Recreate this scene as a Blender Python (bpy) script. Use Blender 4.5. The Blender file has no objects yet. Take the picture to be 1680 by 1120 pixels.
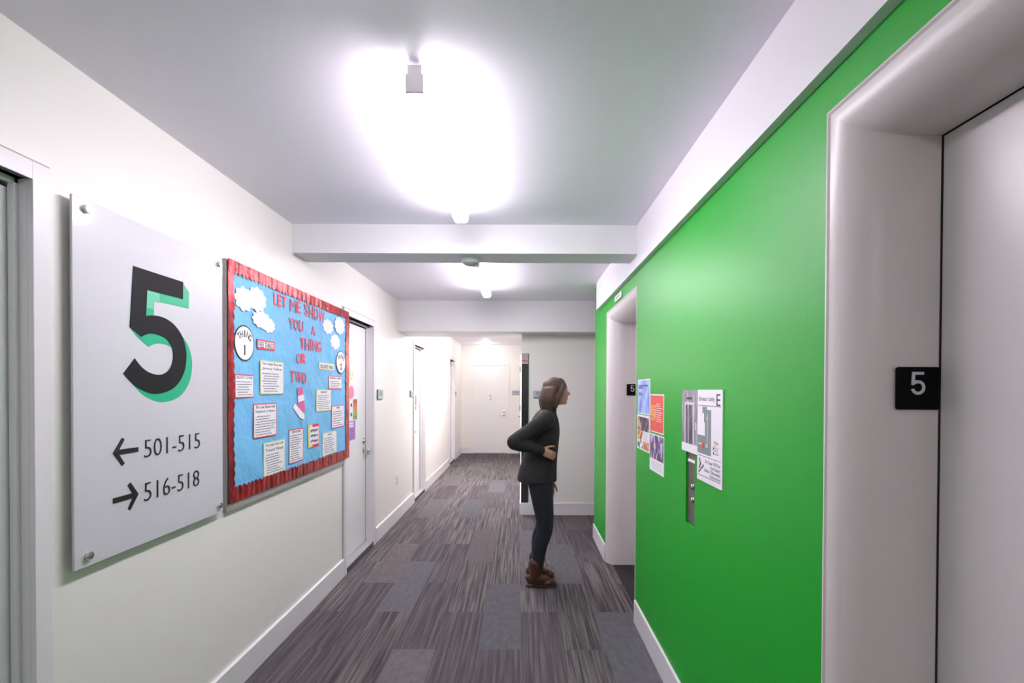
import bpy, bmesh, math, random
from mathutils import Vector, Matrix
C = bpy.context.scene.collection
random.seed(5)
# ------------------------------------------------------------------ camera, world, exposure
F_PX, EYE = 815.0, 1.48
PITCH, ROLL = -0.011, 0.0035
cd = bpy.data.cameras.new('camera'); cam = bpy.data.objects.new('camera', cd); C.objects.link(cam)
cd.sensor_width = 36.0; cd.lens = F_PX / 1680 * 36.0
cd.shift_x = -0.00909; cd.shift_y = 0.05278; cd.clip_start = 0.02
fw = Vector((0, math.cos(PITCH), math.sin(PITCH))); up = Vector((0, -math.sin(PITCH), math.cos(PITCH))); rt = Vector((1, 0, 0))
r2 = math.cos(ROLL)*rt + math.sin(ROLL)*up; u2 = -math.sin(ROLL)*rt + math.cos(ROLL)*up
M3 = Matrix((r2, u2, -fw)).transposed()
cam.matrix_world = Matrix.Translation((0, 0, EYE)) @ M3.to_4x4()
bpy.context.scene.camera = cam
w = bpy.data.worlds.new('world'); bpy.context.scene.world = w; w.use_nodes = True
w.node_tree.nodes['Background'].inputs[0].default_value = (.8, .85, 1, 1)
w.node_tree.nodes['Background'].inputs[1].default_value = 0.02
vs = bpy.context.scene.view_settings
vs.view_transform = 'Standard'; vs.look = 'None'; vs.gamma = 1; vs.use_curve_mapping = False
vs.exposure = 0.0
bpy.context.scene.cycles.max_bounces = 14
bpy.context.scene.cycles.diffuse_bounces = 9
LAMP = 68.0
LAMP_COL = (1.0, .90, 1.0)

# ------------------------------------------------------------------ main dimensions (metres)
XL, XR = -1.408, 0.735          # left and right wall faces
CEIL, CEIL2 = 2.492, 2.53
YB = -4.0                       # wall behind the camera
YG = 4.97                       # end of the green wall
Y5 = 5.89                       # wall with room sign 516
YF = 11.62                      # far wall
SOF_X, SOF_Z, SOF_Y = 0.706, 2.236, 4.70

# ------------------------------------------------------------------ materials
def s2l(c): return tuple((x/255/12.92 if x/255 <= .04045 else ((x/255+.055)/1.055)**2.4) for x in c)
MATS = {}
def mat(name, rgb=None, rough=.5, metal=0, emis=None, lin=None, bump=None, coat=0, spec=None, var=None):
    if name in MATS: return MATS[name]
    m = bpy.data.materials.new(name); m.use_nodes = True; nt = m.node_tree; b = nt.nodes['Principled BSDF']
    c = lin if lin else s2l(rgb)
    b.inputs['Base Color'].default_value = (*c, 1); b.inputs['Roughness'].default_value = rough
    b.inputs['Metallic'].default_value = metal
    if coat: b.inputs['Coat Weight'].default_value = coat; b.inputs['Coat Roughness'].default_value = .08
    if spec is not None: b.inputs['Specular IOR Level'].default_value = spec
    if emis: b.inputs['Emission Color'].default_value = (*emis[0], 1); b.inputs['Emission Strength'].default_value = emis[1]
    tc = None
    if bump or var: tc = nt.nodes.new('ShaderNodeTexCoord')
    if bump:
        n = nt.nodes.new('ShaderNodeTexNoise'); n.inputs['Scale'].default_value = bump[0]; n.inputs['Detail'].default_value = 4
        bp = nt.nodes.new('ShaderNodeBump'); bp.inputs['Strength'].default_value = bump[1]; bp.inputs['Distance'].default_value = bump[2]
        nt.links.new(tc.outputs['Object'], n.inputs['Vector']); nt.links.new(n.outputs['Fac'], bp.inputs['Height']); nt.links.new(bp.outputs['Normal'], b.inputs['Normal'])
    if var:     # (scale, colour 2)
        n = nt.nodes.new('ShaderNodeTexNoise'); n.inputs['Scale'].default_value = var[0]; n.inputs['Detail'].default_value = 5
        mx = nt.nodes.new('ShaderNodeMix'); mx.data_type = 'RGBA'
        r = nt.nodes.new('ShaderNodeMapRange'); r.inputs[1].default_value = .38; r.inputs[2].default_value = .62
        nt.links.new(tc.outputs['Object'], n.inputs['Vector']); nt.links.new(n.outputs['Fac'], r.inputs[0]); nt.links.new(r.outputs[0], mx.inputs[0])
        mx.inputs[6].default_value = (*c, 1); mx.inputs[7].default_value = (*s2l(var[1]), 1); nt.links.new(mx.outputs[2], b.inputs['Base Color'])
    MATS[name] = m; return m

def ramp_mat(name, stops, scale=(1, 1, 1), tex='noise', tscale=5, rough=.5, distort=0):
    m = bpy.data.materials.new(name); m.use_nodes = True; nt = m.node_tree; b = nt.nodes['Principled BSDF']; b.inputs['Roughness'].default_value = rough
    tc = nt.nodes.new('ShaderNodeTexCoord'); mp = nt.nodes.new('ShaderNodeMapping'); mp.inputs['Scale'].default_value = scale
    t = nt.nodes.new('ShaderNodeTexNoise' if tex == 'noise' else 'ShaderNodeTexVoronoi'); t.inputs['Scale'].default_value = tscale
    if tex == 'noise': t.inputs['Detail'].default_value = 3; t.inputs['Distortion'].default_value = distort
    cr = nt.nodes.new('ShaderNodeValToRGB'); e = cr.color_ramp.elements
    while len(e) < len(stops): e.new(.5)
    for k, (p, c) in enumerate(stops): e[k].position = p; e[k].color = (*s2l(c), 1)
    nt.links.new(tc.outputs['Object'], mp.inputs['Vector']); nt.links.new(mp.outputs[0], t.inputs['Vector'])
    nt.links.new(t.outputs['Fac'] if tex == 'noise' else t.outputs['Color'], cr.inputs[0]); nt.links.new(cr.outputs[0], b.inputs['Base Color'])
    return m

WALL = mat('wall_paint', lin=(.80, .775, .745), rough=.42, bump=(260, .12, .002))
CEILM = mat('ceiling_paint', lin=(.86, .83, .92), rough=.5, bump=(240, .15, .002))
BEAMM = mat('beam_paint', lin=(.76, .75, .775), rough=.55, bump=(240, .1, .002))
GREEN = mat('green_paint', lin=(.002, .34, .014), rough=.43, bump=(230, .14, .002))
TRIM = mat('trim_paint', lin=(.73, .705, .73), rough=.35, bump=(120, .05, .002))
DOORM = mat('door_paint', lin=(.76, .76, .77), rough=.38, bump=(160, .05, .002))
ELEV = mat('elevator_paint', lin=(.60, .575, .57), rough=.33, bump=(190, .12, .0015))
ELEVF = mat('elevator_frame_paint', lin=(.64, .60, .585), rough=.34, bump=(150, .08, .0015))
CAULK = mat('caulk', lin=(.38, .35, .32), rough=.6)
DARKGAP = mat('dark_gap', lin=(.012, .010, .010), rough=.8)
BLACK = mat('black_paint', lin=(.006, .006, .007), rough=.4)
INK = mat('ink', lin=(.03, .028, .045), rough=.6)
CHROME = mat('brushed_chrome', lin=(.62, .61, .60), rough=.22, metal=1)
STEEL = mat('brushed_steel', lin=(.26, .23, .215), rough=.38, metal=.75, bump=(90, .05, .001))
WHITEP = mat('white_plastic', lin=(.74, .73, .76), rough=.4)
PAPER = mat('paper', lin=(.78, .77, .80), rough=.6)
LAMPM = (mat('lamp_diffuser_sides', lin=(.8, .8, .8), rough=.4, emis=(LAMP_COL, LAMP*.42)), mat('lamp_diffuser', lin=(.8, .8, .8), rough=.4, emis=(LAMP_COL, LAMP*1.15)))
FILLLAMPM = (mat('fill_lamp_sides', lin=(.8, .8, .8), rough=.4, emis=(LAMP_COL, 3)), mat('fill_lamp_diffuser', lin=(.8, .8, .8), rough=.4, emis=(LAMP_COL, 6)))  # weak glow of the added fill lamp, out of view
FARLAMPM = mat('far_lamp_diffuser', lin=(.8, .8, .8), rough=.4, emis=((1.0, .955, .95), LAMP*1.25))
DOME = mat('dome_diffuser', lin=(.8, .8, .8), rough=.4, emis=((1, .95, .92), 80))

# ------------------------------------------------------------------ mesh helpers
class MB:
    def __init__(s): s.v = []; s.f = []; s.mi = []
    def add(s, vs_, fs, mi=0):
        o = len(s.v); s.v += [tuple(v) for v in vs_]; s.f += [[i+o for i in f] for f in fs]; s.mi += [mi]*len(fs); return s
    def box(s, x0, x1, y0, y1, z0, z1, mi=0):
        return s.add([(x0,y0,z0),(x1,y0,z0),(x1,y1,z0),(x0,y1,z0),(x0,y0,z1),(x1,y0,z1),(x1,y1,z1),(x0,y1,z1)],
              [[0,3,2,1],[4,5,6,7],[0,1,5,4],[1,2,6,5],[2,3,7,6],[3,0,4,7]], mi)
    def prism(s, bot, top, mi=0):
        n = len(bot); return s.add(bot+top, [list(range(n))[::-1], list(range(n, 2*n))] + [[i, (i+1) % n, n+(i+1) % n, n+i] for i in range(n)], mi)
    def cyl(s, p0, p1, r0, r1=None, n=20, mi=0, caps=True):
        p0, p1 = Vector(p0), Vector(p1); r1 = r0 if r1 is None else r1
        d = (p1-p0).normalized(); a = d.orthogonal().normalized(); b = d.cross(a)
        q = [(math.cos(2*math.pi*k/n), math.sin(2*math.pi*k/n)) for k in range(n)]
        vs_ = [p0+(a*c+b*t)*r0 for c, t in q] + [p1+(a*c+b*t)*r1 for c, t in q]
        fs = [[k, (k+1) % n, n+(k+1) % n, n+k] for k in range(n)]
        if caps: fs += [list(range(n))[::-1], list(range(n, 2*n))]
        return s.add(vs_, fs, mi)
    def lathe(s, base, axis, prof, n=32, mi=0):      # prof: (radius, height along axis)
        base = Vector(base); d = Vector(axis).normalized(); a = d.orthogonal().normalized(); b = d.cross(a); vs_ = []; fs = []
        for r, h in prof:
            for k in range(n):
                t = 2*math.pi*k/n; vs_.append(base + d*h + (a*math.cos(t)+b*math.sin(t))*r)
        for i in range(len(prof)-1):
            for k in range(n): fs.append([i*n+k, i*n+(k+1) % n, (i+1)*n+(k+1) % n, (i+1)*n+k])
        fs += [list(range(n))[::-1], [(len(prof)-1)*n+k for k in range(n)]]
        return s.add(vs_, fs, mi)
    def tube(s, pts, r, n=10, mi=0):
        pts = [Vector(p) for p in pts]; rs = r if isinstance(r, (list, tuple)) else [r]*len(pts); vs_ = []; fs = []; a = None
        for i, p in enumerate(pts):
            d = (pts[min(i+1, len(pts)-1)] - pts[max(i-1, 0)]).normalized()
            a = (a - d*a.dot(d)).normalized() if a else d.orthogonal().normalized(); b = d.cross(a)
            for k in range(n): t = 2*math.pi*k/n; vs_.append(p+(a*math.cos(t)+b*math.sin(t))*rs[i])
        for i in range(len(pts)-1):
            for k in range(n): fs.append([i*n+k, i*n+(k+1) % n, (i+1)*n+(k+1) % n, (i+1)*n+k])
        fs += [list(range(n))[::-1], [(len(pts)-1)*n+k for k in range(n)]]
        return s.add(vs_, fs, mi)
    def ell(s, c, r, rot=None, n=24, m=14, mi=0):
        vs_ = []; fs = []; c = Vector(c)
        for i in range(m+1):
            ph = math.pi*i/m
            for k in range(n):
                t = 2*math.pi*k/n; v = Vector((r[0]*math.sin(ph)*math.cos(t), r[1]*math.sin(ph)*math.sin(t), r[2]*math.cos(ph)))
                if rot: v.rotate(rot)
                vs_.append(c+v)
        for i in range(m):
            for k in range(n): fs.append([i*n+k, (i+1)*n+k, (i+1)*n+(k+1) % n, i*n+(k+1) % n])
        return s.add(vs_, fs, mi)
    def slab(s, kind, base, pts, w0, w1, mi=0):
        """an outline drawn on a wall plane, given thickness from w0 to w1 in front of it"""
        a = [W(kind, base, u, v, w0) for u, v in pts]; b = [W(kind, base, u, v, w1) for u, v in pts]
        return s.prism(a, b, mi)
    def rect(s, kind, base, u0, u1, v0, v1, w0, w1, mi=0): return s.slab(kind, base, [(u0,v0),(u1,v0),(u1,v1),(u0,v1)], w0, w1, mi)
    def build(s, name, mats, parent=None, smooth=None, bevel=None):
        me = bpy.data.meshes.new(name); o = bpy.data.objects.new(name, me); C.objects.link(o)
        off = Vector((0, 0, 0))
        if parent is not None:
            o.parent = parent; q = parent
            while q is not None: off += Vector(q.location); q = q.parent
        me.from_pydata([tuple(Vector(v)-off) for v in s.v], [], s.f)
        for m in (mats if isinstance(mats, (list, tuple)) else [mats]): me.materials.append(m)
        for p, k in zip(me.polygons, s.mi): p.material_index = k
        bm = bmesh.new(); bm.from_mesh(me); bmesh.ops.recalc_face_normals(bm, faces=bm.faces); bm.to_mesh(me); bm.free()
        if smooth:
            for p in me.polygons: p.use_smooth = True
            me.set_sharp_from_angle(angle=math.radians(smooth))
        if bevel:
            md = o.modifiers.new('bevel', 'BEVEL'); md.width = bevel; md.segments = 2; md.limit_method = 'ANGLE'; md.angle_limit = math.radians(40)
        return o
def W(kind, base, u, v, w_):
    # L: face of the left wall (u = Y).  R: face of the right wall (u = -Y).  F: a face looking back at the entrance (u = X)
    if kind == 'L': return (base+w_, u, v)
    if kind == 'R': return (base-w_, -u, v)
    return (u, base-w_, v)
def empty(name, loc, label=None, cat=None, group=None, kind=None, parent=None):
    o = bpy.data.objects.new(name, None); o.location = loc; C.objects.link(o); o.empty_display_size = .05
    tag(o, label, cat, group, kind); return o
def tag(o, label=None, cat=None, group=None, kind=None):
    if label: o['label'] = label
    if cat: o['category'] = cat
    if group: o['group'] = group
    if kind: o['kind'] = kind
    return o
def struct(o, label=None): return tag(o, label, kind='structure')
_tc = {}
def text_poly(body, bold=0.0, res=3):
    if bold > .005 and any(c in body for c in 'MNW'): bold = 0.0
    key = (body, bold)
    if key in _tc: return _tc[key]
    cu = bpy.data.curves.new('t', 'FONT'); cu.body = body; cu.size = 1; cu.offset = bold; cu.resolution_u = res
    o = bpy.data.objects.new('t', cu); C.objects.link(o)
    dg = bpy.context.evaluated_depsgraph_get(); me = bpy.data.meshes.new_from_object(o.evaluated_get(dg))
    vs_ = [(v.co.x, v.co.y) for v in me.vertices]; fs = [list(p.vertices) for p in me.polygons]
    bpy.data.objects.remove(o); bpy.data.curves.remove(cu); bpy.data.meshes.remove(me)
    _tc[key] = (vs_, fs); return _tc[key]
def text(mb, body, kind, base, u0, u1, v0, v1, w0, w1, bold=0.0, rot=0, keep=False, align='l', mi=0):
    """letters fitted into the rectangle u0..u1 x v0..v1 on a wall plane"""
    vs_, fs = text_poly(body, bold)
    xs = [a for a, b in vs_]; ys = [b for a, b in vs_]; x0, x1, y0, y1 = min(xs), max(xs), min(ys), max(ys)
    sy = (v1-v0)/(y1-y0); sx = (u1-u0)/(x1-x0)
    if keep:
        sx = sy
        if align == 'r': u0 = u1-(x1-x0)*sx
        if align == 'c': u0 = (u0+u1)/2-(x1-x0)*sx/2
    p = [(u0+(a-x0)*sx, v0+(b-y0)*sy) for a, b in vs_]
    if rot:
        cu_, cv_ = (u0+u1)/2, (v0+v1)/2; c, t = math.cos(rot), math.sin(rot)
        p = [(cu_+(a-cu_)*c-(b-cv_)*t, cv_+(a-cu_)*t+(b-cv_)*c) for a, b in p]
    n = len(p); front = [W(kind, base, a, b, w1) for a, b in p]; back = [W(kind, base, a, b, w0) for a, b in p]
    cnt = {}
    for f in fs:
        for i in range(len(f)):
            e = (f[i], f[(i+1) % len(f)]); k = tuple(sorted(e)); cnt.setdefault(k, []).append(e)
    side = [[e[0][0], e[0][1], n+e[0][1], n+e[0][0]] for e in cnt.values() if len(e) == 1]
    mb.add(front+back, fs + [[i+n for i in f[::-1]] for f in fs] + side, mi)
    return mb
def catmull(pts, n=6):
    out = []
    for i in range(len(pts)-1):
        p0 = pts[max(i-1, 0)]; p1 = pts[i]; p2 = pts[i+1]; p3 = pts[min(i+2, len(pts)-1)]
        for k in range(n):
            t = k/n
            out.append(tuple(.5*((2*p1[j]) + (-p0[j]+p2[j])*t + (2*p0[j]-5*p1[j]+4*p2[j]-p3[j])*t*t + (-p0[j]+3*p1[j]-3*p2[j]+p3[j])*t**3) for j in range(len(p1))))
    out.append(tuple(pts[-1])); return out

# ------------------------------------------------------------------ floor: carpet planks, one face per plank
def carpet_mat(name, dark, mid, light, plain):
    m = bpy.data.materials.new(name); m.use_nodes = True; nt = m.node_tree; b = nt.nodes['Principled BSDF']
    b.inputs['Roughness'].default_value = .95; b.inputs['Specular IOR Level'].default_value = .15
    tc = nt.nodes.new('ShaderNodeTexCoord'); at = nt.nodes.new('ShaderNodeAttribute'); at.attribute_name = 'seed'
    sep = nt.nodes.new('ShaderNodeSeparateXYZ'); nt.links.new(tc.outputs['Object'], sep.inputs[0])
    def mth(op, a, b_):
        n = nt.nodes.new('ShaderNodeMath'); n.operation = op
        for k, x in enumerate((a, b_)):
            if isinstance(x, (int, float)): n.inputs[k].default_value = x
            else: nt.links.new(x, n.inputs[k])
        return n.outputs[0]
    def noise(sx, sy, detail, rough_=.5):
        cb = nt.nodes.new('ShaderNodeCombineXYZ')
        nt.links.new(mth('ADD', mth('MULTIPLY', sep.outputs[0], sx), mth('MULTIPLY', at.outputs['Fac'], 37.0)), cb.inputs[0])
        nt.links.new(mth('ADD', mth('MULTIPLY', sep.outputs[1], sy), mth('MULTIPLY', at.outputs['Fac'], 11.0)), cb.inputs[1])
        n = nt.nodes.new('ShaderNodeTexNoise'); n.inputs['Scale'].default_value = 1; n.inputs['Detail'].default_value = detail; n.inputs['Roughness'].default_value = rough_
        nt.links.new(cb.outputs[0], n.inputs['Vector']); return n.outputs['Fac']
    a1 = noise(60 if not plain else 30, 1.3 if not plain else 14, 2); a2 = noise(170, 3.0 if not plain else 120, 2)
    mix = mth('ADD', mth('MULTIPLY', a1, .62), mth('MULTIPLY', a2, .38))
    # plank to plank differences in contrast come with the yarn lot
    cr = nt.nodes.new('ShaderNodeValToRGB'); e = cr.color_ramp.elements; e.new(.5)
    lo, hi = (.40, .60) if not plain else (.3, .7)
    for k, (p, c) in enumerate(((lo, dark), (.5, mid), (hi, light))): e[k].position = p; e[k].color = (*s2l(c), 1)
    nt.links.new(mix, cr.inputs[0])
    mp = nt.nodes.new('ShaderNodeMapping'); mp.inputs['Scale'].default_value = (260, 150, 1)
    nt.links.new(tc.outputs['Object'], mp.inputs[0]); fz = nt.nodes.new('ShaderNodeTexNoise'); fz.inputs['Scale'].default_value = 1; fz.inputs['Detail'].default_value = 2
    nt.links.new(mp.outputs[0], fz.inputs['Vector'])
    br = mth('ADD', mth('MULTIPLY', fz.outputs['Fac'], .9), .55)
    br2 = mth('MULTIPLY', br, mth('ADD', mth('MULTIPLY', at.outputs['Fac'], .22), .89))
    vm = nt.nodes.new('ShaderNodeVectorMath'); vm.operation = 'SCALE'; nt.links.new(cr.outputs[0], vm.inputs[0]); nt.links.new(br2, vm.inputs[3])
    nt.links.new(vm.outputs[0], b.inputs['Base Color'])
    bp = nt.nodes.new('ShaderNodeBump'); bp.inputs['Strength'].default_value = .5; bp.inputs['Distance'].default_value = .003
    nt.links.new(fz.outputs['Fac'], bp.inputs['Height']); nt.links.new(bp.outputs['Normal'], b.inputs['Normal'])
    return m
CARP_S = carpet_mat('striped_carpet', (65, 62, 67), (90, 86, 87), (115, 109, 106), False)
CARP_S2 = carpet_mat('fine_striped_carpet', (72, 68, 73), (84, 79, 83), (101, 95, 96), False)
CARP_P = carpet_mat('plain_carpet', (84, 83, 87), (93, 92, 96), (102, 101, 104), True)
CARP_Q = carpet_mat('warm_plain_carpet', (88, 83, 85), (99, 94, 95), (108, 102, 102), True)
PW, PLN = .2425, .97
plain = {(-5,3.79):CARP_P, (-5,5.73):3, (-5,7.67):3, (-4,3.30):2, (-3,1.85):3, (-3,5.73):2, (-2,4.27):3, (-1,2.82):2, (0,4.27):2, (1,3.79):2,
         (2,2.33):2, (2,5.21):3, (-2,7.18):2, (-1,8.64):3, (0,9.12):2, (-4,9.12):3, (1,.88):2, (-5,.88):2, (-4,-.6):2, (0,-.6):3, (2,-2.5):2, (-2,-2.5):2}
plain[(-5,3.79)] = 3
mb = MB(); seeds = []
rnd = random.Random(11)
for k in range(-8, 14):
    off = 2.82 if k % 2 else 3.30
    n0 = math.floor((YB-.2-off)/PLN)
    for n in range(n0, n0+18):
        y0 = off+n*PLN; x0 = k*PW
        key = [m for (kk, yy), m in plain.items() if kk == k and abs(yy-y0) < .06]
        if key: mi = key[0]
        else: mi = 0 if rnd.random() < .68 else 1
        if not key and k > 3 and rnd.random() < .2: mi = 2
        mb.add([(x0, y0, 0), (x0+PW, y0, 0), (x0+PW, y0+PLN, 0), (x0, y0+PLN, 0)], [[0, 1, 2, 3]], mi); seeds.append(rnd.random())
fl = mb.build('floor', [CARP_S, CARP_S2, CARP_P, CARP_Q]); struct(fl, 'dark grey striped carpet planks with plain grey ones among them')
at = fl.data.attributes.new('seed', 'FLOAT', 'FACE'); at.data.foreach_set('value', seeds)
if fl.data.polygons[0].normal.z < 0: fl.data.flip_normals()

# ------------------------------------------------------------------ walls, ceiling, beams
DH = 2.075        # door opening height
doorsL = [(0.62, 1.420), (3.965, 4.70), (6.50, 7.20), (9.70, 10.42)]    # clear openings in the left wall
mb = MB(); y = YB-.1; TL = .22
for a, b in doorsL:
    mb.box(XL-TL, XL, y, a-.03, 0, 2.7); mb.box(XL-TL, XL, a-.03, b+.03, DH+.03, 2.7); y = b+.03
mb.box(XL-TL, XL, y, YF+.2, 0, 2.7)
struct(mb.build('wall_left', WALL), 'off-white wall along the left side of the corridor')
ELV = [(0.098, 1.198), (3.178, 4.280)]; EZ = 2.143
mb = MB(); y = YB-.1; TR = .34
for a, b in ELV:
    if a > 3:       # the wall between the lifts has the slot of the call panel
        py0, py1, pz0, pz1 = 2.098, 2.212, .895, 1.22
        mb.box(XR, XR+TR, y, py0, 0, 2.7); mb.box(XR, XR+TR, py1, a, 0, 2.7)
        mb.box(XR, XR+TR, py0, py1, 0, pz0); mb.box(XR, XR+TR, py0, py1, pz1, 2.7); mb.box(XR+.03, XR+TR, py0, py1, pz0, pz1)
    else: mb.box(XR, XR+TR, y, a, 0, 2.7)
    mb.box(XR, XR+TR, a, b, EZ, 2.7); y = b
mb.box(XR, XR+TR, y, YG, 0, 2.7)
struct(mb.build('wall_right', GREEN), 'bright green painted wall with the two elevator openings')
mb = MB(); mb.box(XL-.2, 3.3, YB-.2, YB, 0, 2.7); struct(mb.build('wall_back', WALL))
mb = MB(); mb.box(XL-.2, .3, YF, YF+.2, 0, 2.7)
struct(mb.build('wall_far', WALL), 'off-white wall at the far end of the corridor')
mb = MB(); mb.box(0, 3.3, Y5, Y5+.25, 0, 2.7); mb.box(0, .22, Y5+.25, YF, 0, 2.7)
struct(mb.build('wall_corner', WALL), 'off-white wall facing the entrance behind the person')
mb = MB(); mb.box(3.1, 3.3, YG-.2, Y5+.2, 0, 2.7); mb.box(XR+TR, 3.3, YG-.15, YG, 0, 2.7); struct(mb.build('wall_side_passage', WALL))
mb = MB(); mb.box(XL-.2, XR+.3, YB-.1, 6.0, CEIL, CEIL+.2); mb.box(XR+.3, 3.3, YG-.2, 6.0, CEIL, CEIL+.2); mb.box(XL-.2, .3, 6.0, YF+.1, CEIL2, CEIL2+.17)
struct(mb.build('ceiling', CEILM), 'smooth pale ceiling')
mb = MB(); mb.box(XL-.01, SOF_X+.005, 3.053, 3.280, 2.316, CEIL+.05)
struct(mb.build('ceiling_beam', BEAMM), 'white ceiling beam crossing between the two near lights')
mb = MB(); mb.box(XL-.01, 3.2, 5.640, 6.235, 2.142, CEIL2+.05)
struct(mb.build('ceiling_beam', BEAMM), 'low white beam where the far corridor begins')
mb = MB(); mb.box(SOF_X, XR+.02, YB-.05, SOF_Y, SOF_Z, CEIL+.05)
struct(mb.build('ceiling_beam', BEAMM), 'long white bulkhead above the green wall')

# baseboards
BH, BT = .143, .0145
def bb(mb, kind, base, u0, u1):
    if u1 < u0: u0, u1 = u1, u0
    for q in ((u0, 0, BT, BH-.006),):
        a = [W(kind, base, u0, 0, 0), W(kind, base, u0, 0, BT), W(kind, base, u0, BH-.005, BT), W(kind, base, u0, BH, BT-.006), W(kind, base, u0, BH, 0)]
        b = [W(kind, base, u1, 0, 0), W(kind, base, u1, 0, BT), W(kind, base, u1, BH-.005, BT), W(kind, base, u1, BH, BT-.006), W(kind, base, u1, BH, 0)]
        mb.prism(a, b)
mb = MB()
for a, b in ((YB, .55), (1.49, 3.925), (4.785, 6.455), (7.275, 9.655), (10.49, YF-BT)): bb(mb, 'L', XL, a, b)
struct(mb.build('baseboard_left', TRIM), 'white baseboard along the left wall')
mb = MB(); bb(mb, 'R', XR+.004, -YB, -.09); bb(mb, 'R', XR+.004, -1.206, -3.165); bb(mb, 'R', XR+.004, -4.292, -(YG+BT))
mb.box(XR-.01, XR+TR, YG, YG+BT, 0, BH)
struct(mb.build('baseboard_right', TRIM), 'white baseboard along the green wall')
mb = MB(); bb(mb, 'F', Y5, -BT, 3.1); mb.box(-BT, 0, Y5, 9.0, 0, BH); mb.box(-BT, 0, 9.95, YF, 0, BH)
struct(mb.build('baseboard_corner', TRIM))
mb = MB(); bb(mb, 'F', YF, XL+BT, -1.165); bb(mb, 'F', YF, -.29, -BT)
struct(mb.build('baseboard_far', TRIM))

# ------------------------------------------------------------------ room doors
def lever(par, kind, base, u, v, sgn, deadbolt=True):
    o = MB(); o.lathe(W(kind, base, u, v, 0), Vector(W(kind, base, u, v, 1))-Vector(W(kind, base, u, v, 0)), [(.030, 0), (.030, .006), (.022, .012), (.011, .014), (.010, .050), (.006, .055)], 24)
    a = W(kind, base, u, v, .047); pts = [W(kind, base, u, v, .047), W(kind, base, u+sgn*.03, v, .052), W(kind, base, u+sgn*.075, v-.002, .048), W(kind, base, u+sgn*.112, v-.004, .040)]
    o.tube(catmull(pts, 5), .0085, 12)
    q = o.build('door_handle', CHROME, par, smooth=40)
    if deadbolt:
        d = MB(); d.lathe(W(kind, base, u, v+.088, 0), Vector(W(kind, base, u, v, 1))-Vector(W(kind, base, u, v, 0)), [(.029, 0), (.029, .008), (.024, .018), (.012, .020), (.011, .026), (.002, .027)], 24)
        d.build('deadbolt', CHROME, par, smooth=40)
def left_door(num, y0, y1, leafx, label, handle_y=None, sgn=1):
    e = struct(empty(f'door_{num}', (XL, (y0+y1)/2, 0)), label)
    lf = MB(); lf.box(leafx-.044, leafx, y0+.003, y1-.003, .052, DH-.025); lf.build('door_leaf', DOORM, e, bevel=.0015)
    g = MB()   # dark gap round the leaf
    g.box(leafx-.045, leafx-.012, y0-.004, y0+.003, .03, DH-.02); g.box(leafx-.045, leafx-.012, y1-.003, y1+.004, .03, DH-.02); g.box(leafx-.045, leafx-.012, y0, y1, DH-.025, DH-.018); g.box(leafx-.05, leafx-.012, y0, y1, .034, .052)
    g.build('door_gap', DARKGAP, e)
    fr = MB(); xo = XL+.016; cw = .052
    for s, yy in ((-1, y0), (1, y1)):
        a, b = sorted((yy, yy+s*cw)); fr.box(XL, xo, a, b, 0, DH+cw)            # casing face
        a, b = sorted((yy, yy+s*.03)); fr.box(leafx-.05, XL, a, b, 0, DH+.03)    # jamb
        a, b = sorted((yy, yy-s*.012)); fr.box(leafx+.004, leafx+.024, a, b, .05, DH)  # stop
    fr.box(XL, xo, y0, y1, DH, DH+cw); fr.box(leafx-.05, XL, y0, y1, DH, DH+.03); fr.box(leafx+.004, leafx+.024, y0, y1, DH-.014, DH)
    fr.box(leafx-.05, xo-.004, y0, y1, DH-.02+.02, DH+.01)
    fr.build('door_frame', TRIM, e, bevel=.0015)
    ck = MB(); ck.box(XL-.001, XL+.005, y1+cw, y1+cw+.010, 0, DH+cw+.009); ck.box(XL-.001, XL+.005, y0-cw-.01, y0-cw, 0, DH+cw+.009); ck.box(XL-.001, XL+.005, y0-cw, y1+cw, DH+cw, DH+cw+.009)
    ck.build('caulk_line', CAULK, e)
    th = MB(); th.box(leafx-.05, XL+.012, y0, y1, 0, .044); th.build('door_sill', CARP_P if False else mat('sill_carpet', (74, 71, 77), .9), e)
    tp = MB(); tp.box(leafx-.05, XL+.013, y0, y1, .044, .049); tp.build('threshold_plate', mat('sill_metal', lin=(.36, .35, .36), rough=.5), e)
    if handle_y: lever(e, 'L', leafx, handle_y, .915, sgn)
    return e
left_door(1, *doorsL[0], -1.458, 'door frame at the near left edge, mostly out of view')
left_door(2, *doorsL[1], -1.473, 'white door half hidden behind the bulletin board', 4.63, 1)
left_door(3, *doorsL[2], -1.473, 'white door on the left wall in the middle distance', 6.72, -1)
left_door(4, *doorsL[3], -1.473, 'narrow-looking white door near the far left corner', 9.78, 1)
# far door
e = struct(empty('door_5', (-.72, YF, 0)), 'white door with peepholes on the far wall')
mb = MB(); mb.box(-1.105, -.335, YF-.004, YF+.004, .01, 2.055); mb.build('door_leaf', mat('far_door_paint', lin=(.78, .77, .77), rough=.4), e)
mb = MB(); mb.box(-1.155, -1.105, YF-.014, YF, 0, 2.11); mb.box(-.335, -.285, YF-.014, YF, 0, 2.11); mb.box(-1.105, -.335, YF-.014, YF, 2.055, 2.11); mb.build('door_frame', WALL, e, bevel=.002)
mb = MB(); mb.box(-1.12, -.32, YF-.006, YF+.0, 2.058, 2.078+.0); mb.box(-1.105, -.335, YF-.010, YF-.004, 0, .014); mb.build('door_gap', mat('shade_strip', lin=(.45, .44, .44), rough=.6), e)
for z in (1.343, 1.270):
    mb = MB(); mb.lathe((-.718, YF-.004, z), (0, -1, 0), [(.017, 0), (.017, .005), (.009, .008), (.003, .007)], 16); mb.build('peephole', STEEL, e)
lever(e, 'F', YF-.004, -.402, .90, -1)
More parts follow.
